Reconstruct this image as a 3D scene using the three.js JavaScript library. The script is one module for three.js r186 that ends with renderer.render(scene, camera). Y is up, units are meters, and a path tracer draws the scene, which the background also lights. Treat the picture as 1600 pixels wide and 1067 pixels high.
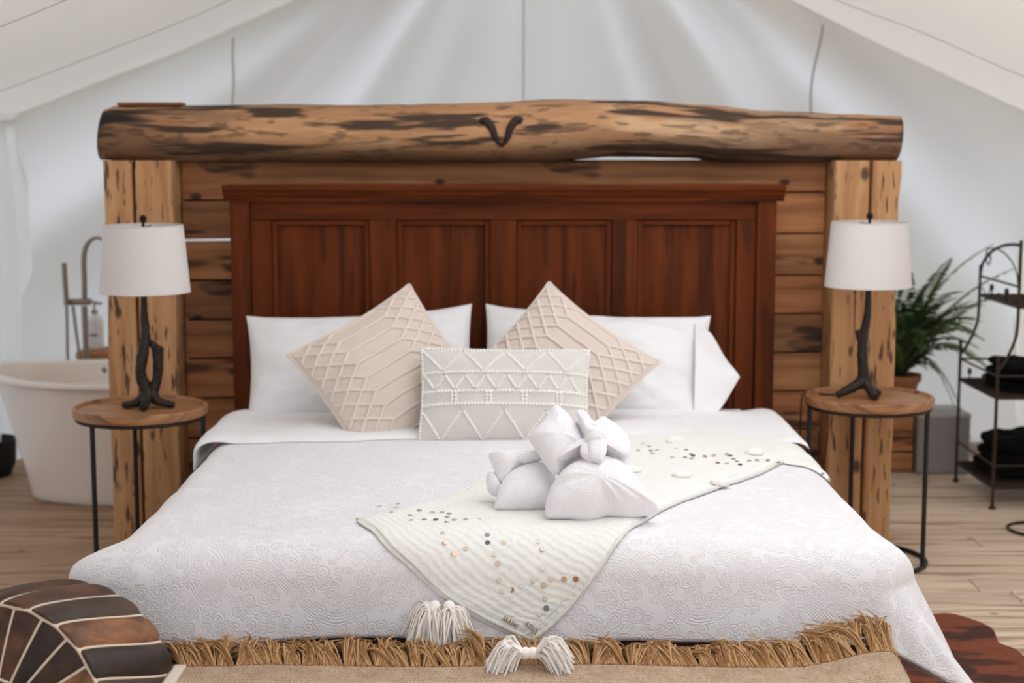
import * as THREE from 'three';
import { mergeGeometries } from 'three/addons/utils/BufferGeometryUtils.js';
import { ConvexGeometry } from 'three/addons/geometries/ConvexGeometry.js';
import { FontLoader } from 'three/addons/loaders/FontLoader.js';
import { TextGeometry } from 'three/addons/geometries/TextGeometry.js';

// ---------------------------------------------------------------- camera, sky, sun, exposure
const scene = new THREE.Scene();
const F = 2400, PITCH = THREE.MathUtils.degToRad(7.24), EYE = 1.5;
const camera = new THREE.PerspectiveCamera(2 * Math.atan(533.5 / F) * 180 / Math.PI, 1600 / 1067, 0.1, 200);
camera.position.set(0, EYE, 0);
camera.rotation.x = -PITCH;
camera.focus = 3.75;
camera.userData.fStop = 2.8;
scene.add(camera);
{  // overcast sky, three times as bright overhead as at the horizon
  const w = 16, h = 64, d = new Float32Array(w * h * 4);
  for (let j = 0; j < h; j++) for (let i = 0; i < w; i++) { const el = Math.max(0, Math.sin(((j + 0.5) / h - 0.5) * Math.PI)), L = (1 + 2 * el) / 3, k = (j * w + i) * 4; d[k] = 0.86 * L; d[k + 1] = 0.95 * L; d[k + 2] = 1.08 * L; d[k + 3] = 1; }
  const t = new THREE.DataTexture(d, w, h, THREE.RGBAFormat, THREE.FloatType); t.mapping = THREE.EquirectangularReflectionMapping; t.magFilter = t.minFilter = THREE.LinearFilter; t.needsUpdate = true;
  scene.background = t;
}
const sun = new THREE.DirectionalLight(new THREE.Color().setRGB(1, 0.95, 0.90), 2.5);
sun.position.set(9, 8, -1); sun.target.position.set(0, 0, -4);
sun.castShadow = true; sun.shadow.mapSize.set(2048, 2048); sun.shadow.radius = 6;
Object.assign(sun.shadow.camera, { left: -8, right: 8, top: 8, bottom: -8, near: 0.5, far: 30 });
scene.add(sun, sun.target);
const renderer = new THREE.WebGLRenderer({ antialias: true });
renderer.toneMapping = THREE.LinearToneMapping;
renderer.toneMappingExposure = 2.2;
renderer.shadowMap.enabled = true;

// ---------------------------------------------------------------- helpers
const V = (x, y, z) => new THREE.Vector3(x, y, z);
let seed = 12345;
const rnd = (a = 1, b) => { seed = (seed * 1664525 + 1013904223) >>> 0; const r = seed / 4294967296; return b === undefined ? r * a : a + r * (b - a); };
const reseed = (n) => { seed = n >>> 0; };
const clamp = (x, a = 0, b = 1) => Math.min(b, Math.max(a, x));
const ss = (a, b, x) => { const t = clamp((x - a) / (b - a)); return t * t * (3 - 2 * t); };
const lerp = (a, b, t) => a + (b - a) * t;
// where the sight line through a point of the 1600 x 1067 picture meets a depth, a height or a tilted plane
const CP = Math.cos(PITCH), SP = Math.sin(PITCH);
const ray = (px, py) => { const a = (px - 800) / F, b = -(py - 533.5) / F; return V(a, -SP + b * CP, -CP - b * SP); };
const at = (px, py, D) => { const d = ray(px, py); return d.multiplyScalar(D / -d.z).add(V(0, EYE, 0)); };
const atY = (px, py, h) => { const d = ray(px, py); return d.multiplyScalar((h - EYE) / d.y).add(V(0, EYE, 0)); };
const atPlane = (px, py, O, n) => { const d = ray(px, py), E = V(0, EYE, 0); return d.multiplyScalar(O.clone().sub(E).dot(n) / d.dot(n)).add(E); };
const project = (p) => { const y = p.y - EYE, zc = -p.z * CP - y * SP; return [800 + F * p.x / zc, 533.5 - F * (y * CP + p.z * -SP) / zc, zc]; };
// tileable value noise
const PERM = (() => { reseed(77); const p = [...Array(256).keys()]; for (let i = 255; i > 0; i--) { const j = Math.floor(rnd() * (i + 1)); [p[i], p[j]] = [p[j], p[i]]; } return new Uint8Array([...p, ...p]); })();
function vn(x, y, px = 256, py = 256) {
  const xi = Math.floor(x), yi = Math.floor(y); let fx = x - xi, fy = y - yi;
  const x0 = ((xi % px) + px) % px, x1 = (x0 + 1) % px, y0 = ((yi % py) + py) % py, y1 = (y0 + 1) % py;
  fx = fx * fx * (3 - 2 * fx); fy = fy * fy * (3 - 2 * fy);
  const h = (a, b) => PERM[(PERM[a & 255] + b) & 255] / 255;
  return lerp(lerp(h(x0, y0), h(x1, y0), fx), lerp(h(x0, y1), h(x1, y1), fx), fy);
}
function fbm(u, v, fx, fy, oct = 4, off = 0) {     // u, v in tile units; repeats every 1
  let s = 0, a = 0.5, n = 0;
  for (let o = 0; o < oct; o++) { s += a * vn(u * fx + off * 0, v * fy + off * 0, fx, fy) ; n += a; a *= 0.5; fx *= 2; fy *= 2; u += 0.37 + off * 0.0131; v += 0.19 + off * 0.0077; }
  return s / n;
}
const noise = (x, y) => (vn(x, y) * 0.6 + vn(x * 2.1 + 7, y * 2.1 + 3) * 0.3 + vn(x * 4.3 + 1, y * 4.3 + 9) * 0.1) * 2 - 1;
function tex(w, h, fn, srgb = true) {
  const d = new Uint8Array(w * h * 4);
  for (let j = 0; j < h; j++) for (let i = 0; i < w; i++) {
    const c = fn(i / w, j / h), k = (j * w + i) * 4;
    if (typeof c === 'number') d[k] = d[k + 1] = d[k + 2] = clamp(c) * 255; else { d[k] = clamp(c[0], 0, 255); d[k + 1] = clamp(c[1], 0, 255); d[k + 2] = clamp(c[2], 0, 255); }
    d[k + 3] = 255;
  }
  const t = new THREE.DataTexture(d, w, h);
  t.magFilter = THREE.LinearFilter; t.minFilter = THREE.LinearMipmapLinearFilter; t.generateMipmaps = true;
  t.wrapS = t.wrapT = THREE.RepeatWrapping; if (srgb) t.colorSpace = THREE.SRGBColorSpace; t.needsUpdate = true; return t;
}
const rep = (t, mu, mv) => { t.repeat.set(1 / mu, 1 / mv); return t; };   // uv in metres -> one tile per mu x mv
const mixc = (a, b, t) => [lerp(a[0], b[0], t), lerp(a[1], b[1], t), lerp(a[2], b[2], t)];
const std = (o) => new THREE.MeshPhysicalMaterial({ side: THREE.DoubleSide, roughness: 0.8, ...o });
const srgb = (r, g, b) => new THREE.Color().setRGB(r / 255, g / 255, b / 255, THREE.SRGBColorSpace);

const taken = {};
const numbered = (n) => { const k = (taken[n] = (taken[n] ?? -1) + 1); return k ? `${n}_${String(k).padStart(3, '0')}` : n; };
function thing(name, label, category, group, pos = [0, 0, 0]) {
  const o = new THREE.Group(); o.name = numbered(name); scene.add(o); o.position.set(...pos);
  o.userData = { label, category, kind: 'thing' }; if (group) o.userData.group = group; return o;
}
function struct(name, label) { const o = new THREE.Group(); o.name = name; scene.add(o); o.userData = { label, category: name.split('_')[0], kind: 'structure' }; return o; }
function part(name, geo, mat, parent, label, kind) {
  const m = new THREE.Mesh(geo, mat); m.name = name; parent.add(m);
  if (label) m.userData.label = label; if (kind) m.userData.kind = kind; return m;
}
function merge(list) {
  return mergeGeometries(list.map((g) => { const q = g.index ? g.toNonIndexed() : g.clone(); for (const k of Object.keys(q.attributes)) if (!['position', 'normal', 'uv'].includes(k)) q.deleteAttribute(k); if (!q.attributes.uv) q.setAttribute('uv', new THREE.BufferAttribute(new Float32Array(q.attributes.position.count * 2), 2)); return q; }));
}
const moved = (g, x, y, z, rx = 0, ry = 0, rz = 0) => { g.rotateX(rx); g.rotateY(ry); g.rotateZ(rz); g.translate(x, y, z); return g; };
// box uv in metres, the grain (u) along one axis
function boxUV(g, grain, ou = 0, ov = 0) {
  const q = g.index ? g.toNonIndexed() : g; const p = q.attributes.position, n = p.count, uv = new Float32Array(n * 2), a = V(), b = V(), c = V();
  for (let i = 0; i < n; i += 3) {
    a.fromBufferAttribute(p, i); b.fromBufferAttribute(p, i + 1); c.fromBufferAttribute(p, i + 2);
    const nn = b.clone().sub(a).cross(c.clone().sub(a)); const m = [Math.abs(nn.x), Math.abs(nn.y), Math.abs(nn.z)]; const ax = m.indexOf(Math.max(...m));
    [a, b, c].forEach((w, k) => {
      const v = [w.x, w.y, w.z]; let rest = [0, 1, 2].filter((x) => x !== ax), U, W;
      if (ax === grain) { U = v[rest[0]]; W = v[rest[1]]; } else { U = v[grain]; W = v[rest.find((x) => x !== grain)] + (ax === 1 ? 0.21 : 0); }
      uv[(i + k) * 2] = U + ou; uv[(i + k) * 2 + 1] = W + ov;
    });
  }
  q.setAttribute('uv', new THREE.BufferAttribute(uv, 2)); return q;
}
function cbox(w, h, d, r = 0.004, grain = 0, ou = 0, ov = 0) {      // chamfered box, centred
  const pts = []; for (const x of [-1, 1]) for (const y of [-1, 1]) for (const z of [-1, 1]) { const X = w / 2, Y = h / 2, Z = d / 2; pts.push(V(x * (X - r), y * (Y - r), z * Z), V(x * (X - r), y * Y, z * (Z - r)), V(x * X, y * (Y - r), z * (Z - r))); }
  return boxUV(new ConvexGeometry(pts), grain, ou, ov);
}
// closed shell of two parametric faces sharing an edge band; functions give [x, y, z] for u, v in 0..1
function shell(nu, nv, ft, fb, uvf) {
  const N = (nu + 1) * (nv + 1), pos = [], uv = [], idx = [];
  for (const f of [ft, fb]) for (let j = 0; j <= nv; j++) for (let i = 0; i <= nu; i++) { const p = f(i / nu, j / nv); pos.push(p.x, p.y, p.z); uv.push(...uvf(i / nu, j / nv)); }
  const id = (k, i, j) => k * N + j * (nu + 1) + i;
  for (let j = 0; j < nv; j++) for (let i = 0; i < nu; i++) {
    idx.push(id(0, i, j), id(0, i + 1, j), id(0, i + 1, j + 1), id(0, i, j), id(0, i + 1, j + 1), id(0, i, j + 1));
    idx.push(id(1, i, j), id(1, i + 1, j + 1), id(1, i + 1, j), id(1, i, j), id(1, i, j + 1), id(1, i + 1, j + 1));
  }
  const band = (a, b) => idx.push(id(0, ...a), id(1, ...b), id(0, ...b), id(0, ...a), id(1, ...a), id(1, ...b));
  for (let i = 0; i < nu; i++) { band([i, 0], [i + 1, 0]); band([i + 1, nv], [i, nv]); }
  for (let j = 0; j < nv; j++) { band([nu, j], [nu, j + 1]); band([0, j + 1], [0, j]); }
  const g = new THREE.BufferGeometry(); g.setAttribute('position', new THREE.Float32BufferAttribute(pos, 3)); g.setAttribute('uv', new THREE.Float32BufferAttribute(uv, 2)); g.setIndex(idx); g.computeVertexNormals(); return g;
}
function surface(nu, nv, f, uvf) {                                    // a single cloth sheet
  const pos = [], uv = [], idx = [];
  for (let j = 0; j <= nv; j++) for (let i = 0; i <= nu; i++) { const p = f(i / nu, j / nv); pos.push(p.x, p.y, p.z); uv.push(...uvf(i / nu, j / nv)); }
  for (let j = 0; j < nv; j++) for (let i = 0; i < nu; i++) { const a = j * (nu + 1) + i; idx.push(a, a + 1, a + nu + 2, a, a + nu + 2, a + nu + 1); }
  const g = new THREE.BufferGeometry(); g.setAttribute('position', new THREE.Float32BufferAttribute(pos, 3)); g.setAttribute('uv', new THREE.Float32BufferAttribute(uv, 2)); g.setIndex(idx); g.computeVertexNormals(); return g;
}
// tube through points with a radius at each end or per point
function tube(pts, r, seg = 24, sides = 8, closed = false, wob = 0, smooth = true) {
  const c = new THREE.CatmullRomCurve3(pts, closed, 'catmullrom', smooth ? 0.5 : 0.05), fr = c.computeFrenetFrames(seg, closed), pos = [], nor = [], uv = [], idx = []; const len = c.getLength();
  const rad = (t) => { if (typeof r === 'number') return r; const k = t * (r.length - 1), i = Math.min(r.length - 2, Math.floor(k)); return lerp(r[i], r[i + 1], k - i); };
  for (let i = 0; i <= seg; i++) { const t = i / seg, P = c.getPoint(t), R = rad(t);
    for (let j = 0; j <= sides; j++) { const a = j / sides * Math.PI * 2, w = 1 + wob * noise(i * 0.9 + pts[0].x * 31, (j % sides) * 1.7 + pts[0].y * 17); const n = fr.normals[i].clone().multiplyScalar(Math.cos(a)).addScaledVector(fr.binormals[i], Math.sin(a)); pos.push(P.x + n.x * R * w, P.y + n.y * R * w, P.z + n.z * R * w); nor.push(n.x, n.y, n.z); uv.push(t * len, j / sides * 0.1); } }
  for (let i = 0; i < seg; i++) for (let j = 0; j < sides; j++) { const a = i * (sides + 1) + j, b = a + sides + 1; idx.push(a, a + 1, b + 1, a, b + 1, b); }
  if (!closed) for (const [i, s] of [[0, 1], [seg, -1]]) { const k = pos.length / 3, P = c.getPoint(i / seg), T = fr.tangents[i].clone().multiplyScalar(-s); pos.push(P.x, P.y, P.z); nor.push(T.x, T.y, T.z); uv.push(0, 0); const b0 = i * (sides + 1); for (let j = 0; j < sides; j++) s > 0 ? idx.push(k, b0 + j + 1, b0 + j) : idx.push(k, b0 + j, b0 + j + 1); }
  const g = new THREE.BufferGeometry(); g.setAttribute('position', new THREE.Float32BufferAttribute(pos, 3)); g.setAttribute('normal', new THREE.Float32BufferAttribute(nor, 3)); g.setAttribute('uv', new THREE.Float32BufferAttribute(uv, 2)); g.setIndex(idx);
  if (wob) g.computeVertexNormals(); return g;
}
const rod = (a, b, r, sides = 10) => tube([a, a.clone().lerp(b, 0.5), b], r, 2, sides);
const lathe = (pts, seg = 48) => new THREE.LatheGeometry(pts.map((p) => new THREE.Vector2(p[0], p[1])), seg);

// ---------------------------------------------------------------- textures and materials
function wood(w, h, o) {
  const ks = o.knots ?? [];
  return tex(w, h, (u, v) => {
    let vv = v, kd = 0, ring2 = 0;
    for (const [ku, kv, r] of ks) { let du = u - ku, dv = v - kv; du -= Math.round(du); dv -= Math.round(dv); const d = Math.hypot(du * (o.aspect ?? 3) / 1.6, dv) / r, e = Math.exp(-d * d * 0.5); vv += e * r * 0.8 * Math.tanh(dv / r * 2); kd = Math.max(kd, ss(1.0, 0.35, d)); ring2 += e * Math.sin(d * 16) * 0.3; }
    const w1 = fbm(u, vv, 2, 5, 4, 1), ring = 0.5 + 0.5 * Math.sin(6.283 * (Math.round(o.rings) * vv + 2.2 * w1)), fine = fbm(u, vv, 6, 128, 3, 2), blot = fbm(u, v, 3, 4, 4, 3);
    let t = 0.28 * ring + 0.34 * fine + 0.55 * (blot - 0.5) + 0.26 + ring2 * 0.2;
    let c = t < 0.5 ? mixc(o.dark, o.mid, clamp(t * 2)) : mixc(o.mid, o.light, clamp(t * 2 - 1));
    const fl = fbm(u, vv, o.fu ?? 10, o.fv ?? 26, 3, 5) + (o.smear ?? 0) * (fbm(u, v, 4, 5, 3, 9) - 0.5); c = mixc(c, o.stain, clamp((o.fleck ?? 0.6) * ss(o.f0 ?? 0.62, (o.f0 ?? 0.62) + 0.13, fl)));
    return mixc(c, o.stain, kd * 0.8);
  });
}
const T = {};
T.pine = rep(wood(1024, 512, { dark: [156, 106, 66], mid: [198, 147, 100], light: [218, 172, 124], stain: [74, 50, 33], rings: 5, smear: 0.5, fleck: 0.85, f0: 0.63, fu: 12, fv: 30, aspect: 3, knots: [[0.3, 0.3, 0.05], [0.75, 0.7, 0.06]] }), 1.1, 0.36);
T.plank = rep(wood(1024, 512, { dark: [110, 70, 42], mid: [172, 116, 72], light: [206, 152, 104], stain: [48, 30, 19], rings: 7, fleck: 0.7, f0: 0.58, fu: 5, fv: 8, aspect: 3.5, knots: [[0.12, 0.22, 0.05], [0.55, 0.68, 0.06], [0.83, 0.35, 0.045], [0.36, 0.85, 0.04]] }), 1.3, 0.42);
T.cherry = rep(wood(1024, 512, { dark: [66, 29, 10], mid: [96, 44, 16], light: [120, 58, 24], stain: [42, 19, 8], rings: 5, fleck: 0.4, f0: 0.6, fu: 3, fv: 12 }), 1.2, 0.5);
T.acacia = rep(wood(512, 512, { dark: [126, 84, 52], mid: [168, 118, 78], light: [194, 146, 102], stain: [80, 48, 28], rings: 6, fleck: 0.5, f0: 0.62, fu: 3, fv: 14 }), 0.7, 0.3);
T.deck = rep(wood(1024, 512, { dark: [186, 160, 134], mid: [222, 198, 174], light: [236, 218, 198], stain: [138, 108, 82], rings: 8, fleck: 0.55, f0: 0.6, fu: 4, fv: 22, aspect: 3, knots: [[0.2, 0.4, 0.025], [0.7, 0.8, 0.03]] }), 1.5, 0.5);
T.log = tex(2048, 512, (u, v) => {       // v: 0 underneath, .25 towards the room, .5 on top
  const w = fbm(u, v, 4, 4, 4, 1), str = fbm(u, v + w * 0.06, 9, 24, 4, 2), big = fbm(u, v, 5, 4, 4, 3), fine = fbm(u, v, 30, 110, 3, 4);
  let c = mixc([150, 104, 70], [214, 164, 118], clamp(0.25 + 1.0 * (big - 0.2) + 0.5 * (fine - 0.5)));
  c = mixc(c, [222, 190, 152], 0.6 * ss(0.56, 0.72, fbm(u, v, 9, 8, 4, 8)));
  const low = 1 - ss(0.10, 0.27, Math.min(v, 1 - v) + (w - 0.5) * 0.16);       // dark underside: weathering, with its shading painted in as well
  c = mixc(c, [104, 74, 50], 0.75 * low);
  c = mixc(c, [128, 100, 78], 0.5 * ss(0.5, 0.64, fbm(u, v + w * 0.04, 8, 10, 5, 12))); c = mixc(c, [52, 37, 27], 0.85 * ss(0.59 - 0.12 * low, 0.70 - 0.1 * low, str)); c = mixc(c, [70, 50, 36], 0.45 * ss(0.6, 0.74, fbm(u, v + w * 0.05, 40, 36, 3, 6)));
  const knot = Math.exp(-Math.pow((u - 0.73) / 0.07, 2) - Math.pow((v - 0.26) / 0.06, 2)); c = mixc(c, [66, 44, 28], 0.7 * knot * ss(0.4, 0.6, str + 0.1));
  const burnt = ss(0.055, 0.0, u - 0.02 * Math.sin(v * 60)) * ss(0.06, 0.02, Math.abs(v - 0.34 - 0.12 * u)); c = mixc(c, [26, 17, 12], clamp(burnt * 1.2 * ss(0.35, 0.5, str + 0.1)));
  const burnt2 = ss(0.07, 0.0, u) * ss(0.02, 0.006, Math.abs(v - 0.40 + 0.3 * u)); return mixc(c, [26, 17, 12], burnt2 * 0.9);
});
T.logBump = tex(1024, 512, (u, v) => 0.5 + 0.9 * (fbm(u, v, 14, 20, 5, 2) - 0.5), false);
T.weave = rep(tex(256, 256, (u, v) => 0.5 + 0.22 * Math.sin(u * 6.283 * 64) * Math.cos(v * 6.283 * 64) + 0.5 * (fbm(u, v, 32, 32, 3, 1) - 0.5), false), 0.12, 0.12);
T.waffle = rep(tex(256, 256, (u, v) => { const a = Math.abs(Math.sin(u * 3.14159 * 8)), b = Math.abs(Math.sin(v * 3.14159 * 8)); return 1 - Math.min(1, Math.pow(Math.min(a, b), 0.55)); }, false), 0.046, 0.046);
T.jute = rep(tex(512, 512, (u, v) => { const row = 0.5 + 0.5 * Math.sin(v * 6.283 * 24), st = 0.5 + 0.5 * Math.sin(u * 6.283 * 36 + Math.floor(v * 24) * 3.14), k = fbm(u, v, 40, 24, 3, 2), b = fbm(u, v, 6, 4, 3, 7); const c = mixc([176, 142, 114], [244, 218, 192], clamp(0.45 * row + 0.25 * st + 0.4 * k + 0.5 * (b - 0.5))); return mixc(c, [222, 196, 168], 0.5 * ss(0.55, 0.75, fbm(u, v, 24, 3, 2, 9))); }), 0.26, 0.26);
T.juteBump = rep(tex(512, 512, (u, v) => 0.5 * Math.abs(Math.sin(v * 3.1416 * 24)) + 0.4 * Math.abs(Math.sin(u * 3.1416 * 36 + Math.floor(v * 24) * 1.57)) + 0.2 * fbm(u, v, 60, 60, 2, 1), false), 0.26, 0.26);
T.knit = rep(tex(256, 256, (u, v) => { const r = v * 16, f = r - Math.floor(r), w = Math.sin(3.1416 * f); return 0.35 * w + 0.35 * Math.abs(Math.sin(u * 3.1416 * 16 + (f - 0.5) * 1.4)) + 0.3 * fbm(u, v, 32, 32, 2, 3); }, false), 0.085, 0.085);
T.boucle = rep(tex(512, 512, (u, v) => { const w = fbm(u, v, 8, 8, 3, 1) * 0.6; return 0.45 * (0.5 + 0.5 * Math.sin((v + u * 0 + w * 0.05) * 6.283 * 28)) * (0.4 + fbm(u, v, 30, 40, 2, 5)) + 0.6 * fbm(u, v, 50, 50, 3, 2); }, false), 0.3, 0.3);
T.leather = tex(512, 512, (u, v) => { const n = fbm(u, v, 5, 5, 5, 1), m = fbm(u, v, 40, 40, 3, 4), k = clamp(0.45 + 1.5 * (n - 0.5) + 0.3 * (m - 0.5)); return mixc([120, 120, 120], [255, 255, 255], k); });
T.leather.repeat.set(2.2, 2.2);
T.iron = rep(tex(256, 256, (u, v) => fbm(u, v, 16, 16, 4, 2), false), 0.1, 0.1);
T.hide = rep(tex(1024, 1024, (u, v) => { const n = fbm(u, v, 5, 14, 5, 1), m = fbm(u, v, 60, 90, 3, 4); const c = mixc([104, 48, 24], [132, 66, 36], clamp(m * 1.4 - 0.2)); return mixc(c, [44, 20, 12], clamp(0.85 * ss(0.5, 0.66, n) * (0.5 + m))); }), 0.9, 0.9);
T.soft = rep(tex(512, 512, (u, v) => fbm(u, v, 7, 9, 4, 3), false), 0.5, 0.5);
// stitched matelasse: scrolls, paisley drops and sweeping triple lines pressed into the cloth
T.quilt = (() => {
  const S = 2048, cv = document.createElement('canvas'); cv.width = cv.height = S; const c = cv.getContext('2d'); c.fillStyle = '#ffffff'; c.fillRect(0, 0, S, S); c.lineCap = 'round'; c.lineJoin = 'round';
  const paths = []; reseed(404);
  const curve = (f, n) => { const a = []; for (let i = 0; i <= n; i++) a.push(f(i / n)); paths.push(a); };
  const drop = (x, y, s, rot, n) => { for (let k = 0; k < n; k++) { const q = s * (1 - k / n * 0.82); curve((t) => { const a = t * 6.283, r = q * (0.62 + 0.38 * Math.cos(a / 2) ** 6 * 1.6), xx = r * Math.cos(a) + 0.25 * q * Math.sin(a) * Math.cos(a), yy = r * 0.72 * Math.sin(a); return [x + xx * Math.cos(rot) - yy * Math.sin(rot), y + xx * Math.sin(rot) + yy * Math.cos(rot)]; }, 40); } };
  const spiral = (x, y, r, turn, dir) => curve((t) => { const a = turn + dir * t * 11, q = r * (1 - t * 0.85); return [x + q * Math.cos(a), y + q * Math.sin(a)]; }, 30);
  const big = [[380, 420, 0.6], [1420, 300, 2.4], [900, 1050, 4.0], [1700, 1300, 5.4], [380, 1560, 1.8], [1180, 1760, 0.2]];
  for (const [x, y, r] of big) { drop(x, y, 250, r, 7); for (let k = 0; k < 9; k++) { const a = k / 9 * 6.283; spiral(x + 300 * Math.cos(a), y + 250 * Math.sin(a), 46, a, k % 2 ? 1 : -1); } }
  for (const [y0, ph] of [[60, 0], [740, 2], [1400, 4.2]]) for (let k = 0; k < 5; k++) curve((t) => [t * S, y0 + k * 19 + 170 * Math.sin(t * 12.566 + ph)], 90);
  for (let k = 0; k < 1900; k++) { const x = rnd(S), y = rnd(S), r = rnd(18, 42); spiral(x, y, r, rnd(6.28), rnd() < 0.5 ? 1 : -1); }
  const pass = (w, col) => { c.lineWidth = w; c.strokeStyle = col; for (const p of paths) for (const ox of [-S, 0, S]) for (const oy of [-S, 0, S]) { let inn = false; for (const q of p) if (q[0] + ox > -20 && q[0] + ox < S + 20 && q[1] + oy > -20 && q[1] + oy < S + 20) { inn = true; break; } if (!inn) continue; c.beginPath(); p.forEach((q, i) => i ? c.lineTo(q[0] + ox, q[1] + oy) : c.moveTo(q[0] + ox, q[1] + oy)); c.stroke(); } };
  pass(10, '#dcdcdc'); pass(7, '#b4b4b4'); pass(4.5, '#7a7a7a'); pass(2, '#404040');
  const t = new THREE.CanvasTexture(cv); t.wrapS = t.wrapT = THREE.RepeatWrapping; return rep(t, 0.85, 0.85);
})();

const M = {
  canvasWall: std({ color: new THREE.Color().setRGB(0.86, 0.84, 0.825), roughness: 1, transmission: 0.55, thickness: 0, specularIntensity: 0, bumpMap: T.weave, bumpScale: 0.0004 }),
  canvasSide: std({ color: new THREE.Color().setRGB(0.84, 0.83, 0.81), roughness: 1, transmission: 0.2, thickness: 0, specularIntensity: 0, bumpMap: T.weave, bumpScale: 0.0004 }),
  canvasRoof: std({ color: new THREE.Color().setRGB(0.81, 0.765, 0.71), roughness: 1, transmission: 0.17, thickness: 0, specularIntensity: 0, bumpMap: T.weave, bumpScale: 0.0004 }),
  clear: std({ color: new THREE.Color().setRGB(0.95, 0.96, 0.97), roughness: 1, transmission: 0.85, thickness: 0, specularIntensity: 0 }),
  seamWall: std({ color: srgb(196, 191, 184), roughness: 1, transmission: 0.1, thickness: 0 }),
  seam: std({ color: srgb(190, 180, 168), roughness: 1 }),
  pine: std({ map: T.pine, roughness: 0.75, bumpMap: T.pine, bumpScale: 0.002 }),
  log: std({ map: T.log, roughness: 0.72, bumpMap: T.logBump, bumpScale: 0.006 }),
  brand: std({ color: srgb(46, 32, 24), roughness: 0.7, bumpMap: T.iron, bumpScale: 0.001 }),
  crack: std({ color: srgb(38, 24, 15), roughness: 1 }),
  cherry: std({ map: T.cherry, roughness: 0.55, specularIntensity: 0.25, bumpMap: T.cherry, bumpScale: 0.0006 }),
  acacia: std({ map: T.acacia, roughness: 0.45, bumpMap: T.acacia, bumpScale: 0.0005 }),
  black: std({ color: srgb(30, 28, 28), roughness: 0.5, metalness: 0.3 }),
  bronze: std({ color: srgb(44, 33, 27), roughness: 0.5, metalness: 0.3, bumpMap: T.iron, bumpScale: 0.004 }),
  iron: std({ color: srgb(62, 48, 40), roughness: 0.55, metalness: 0.5 }),
  shade: std({ color: srgb(250, 246, 243), roughness: 1, transmission: 0.3, thickness: 0, specularIntensity: 0, bumpMap: T.weave, bumpScale: 0.0006 }),
  duvet: std({ color: srgb(241, 238, 240), roughness: 0.95, specularIntensity: 0.3, bumpMap: T.quilt, bumpScale: 0.0015, sheen: 0.2, sheenColor: new THREE.Color(1, 1, 1) }),
  cotton: std({ color: srgb(243, 241, 241), roughness: 0.95, specularIntensity: 0.3, bumpMap: T.soft, bumpScale: 0.004 }),
  throwKnit: std({ color: srgb(240, 239, 233), roughness: 1, specularIntensity: 0.2, bumpMap: T.boucle, bumpScale: 0.0022 }),
  yarnWhite: std({ color: srgb(250, 243, 236), roughness: 1, specularIntensity: 0.2 }),
  waffle: std({ color: srgb(248, 245, 248), roughness: 1, specularIntensity: 0.2, bumpMap: T.waffle, bumpScale: 0.0007 }),
  blush: std({ color: srgb(236, 220, 207), roughness: 1, specularIntensity: 0.2, bumpMap: T.knit, bumpScale: 0.003 }),
  blushYarn: std({ color: srgb(240, 226, 215), roughness: 1, specularIntensity: 0.2, bumpMap: T.knit, bumpScale: 0.001 }),
  lumbar: std({ color: srgb(242, 236, 229), roughness: 1, specularIntensity: 0.2, bumpMap: T.knit, bumpScale: 0.004 }),
  lumbarYarn: std({ color: srgb(248, 245, 239), roughness: 1, specularIntensity: 0.2 }),
  jute: std({ map: T.jute, roughness: 1, specularIntensity: 0.15, bumpMap: T.juteBump, bumpScale: 0.008 }),
  juteFringe: std({ color: srgb(166, 124, 84), roughness: 1, specularIntensity: 0.15 }),
  juteFringePale: std({ color: srgb(206, 168, 124), roughness: 1, specularIntensity: 0.15 }),
  binding: std({ color: srgb(228, 214, 200), roughness: 1, bumpMap: T.weave, bumpScale: 0.0008 }),
  darkWood: std({ map: T.cherry, color: srgb(150, 130, 120), roughness: 0.6 }),
  piping: std({ color: srgb(226, 208, 186), roughness: 0.9 }),
  tub: std({ color: srgb(246, 236, 226), roughness: 0.28, clearcoat: 0.5, clearcoatRoughness: 0.15 }),
  nickel: std({ color: srgb(150, 138, 126), roughness: 0.35, metalness: 0.9 }),
  bottle: std({ color: srgb(232, 230, 228), roughness: 0.3 }),
  print: std({ color: srgb(150, 140, 132), roughness: 0.8 }),
  greyBox: std({ color: srgb(150, 146, 144), roughness: 0.55 }),
  greyLidLit: std({ color: srgb(186, 182, 178), roughness: 0.55 }),  // paler than the body: light on the top put into the colour
  towel: std({ color: srgb(22, 21, 23), roughness: 1, specularIntensity: 0.2, bumpMap: T.boucle, bumpScale: 0.006 }),
  terracotta: std({ color: srgb(170, 112, 74), roughness: 0.85 }),
  soil: std({ color: srgb(48, 36, 28), roughness: 1, bumpMap: T.iron, bumpScale: 0.01 }),
  fern: std({ color: srgb(66, 96, 34), roughness: 0.8, transmission: 0.3, thickness: 0 }),
  fernPale: std({ color: srgb(104, 134, 56), roughness: 0.8, transmission: 0.3, thickness: 0 }),
  hide: std({ map: T.hide, roughness: 0.9, bumpMap: T.hide, bumpScale: 0.003, sheen: 0.3, sheenColor: srgb(160, 90, 60) }),
  ink: std({ color: srgb(142, 116, 90), roughness: 0.9 }),
  grass: std({ color: srgb(96, 92, 74), roughness: 1 }),
};
const tints = (base, list) => list.map((c) => { const m = base.clone(); m.color = new THREE.Color().setRGB(c[0], c[1], c[2]); return m; });
M.planks = tints(std({ map: T.plank, roughness: 0.75, bumpMap: T.plank, bumpScale: 0.002 }), [[1, 1, 1], [0.8, 0.76, 0.74], [1.1, 1.02, 0.96], [0.62, 0.6, 0.6], [0.95, 0.86, 0.8]]);
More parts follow.
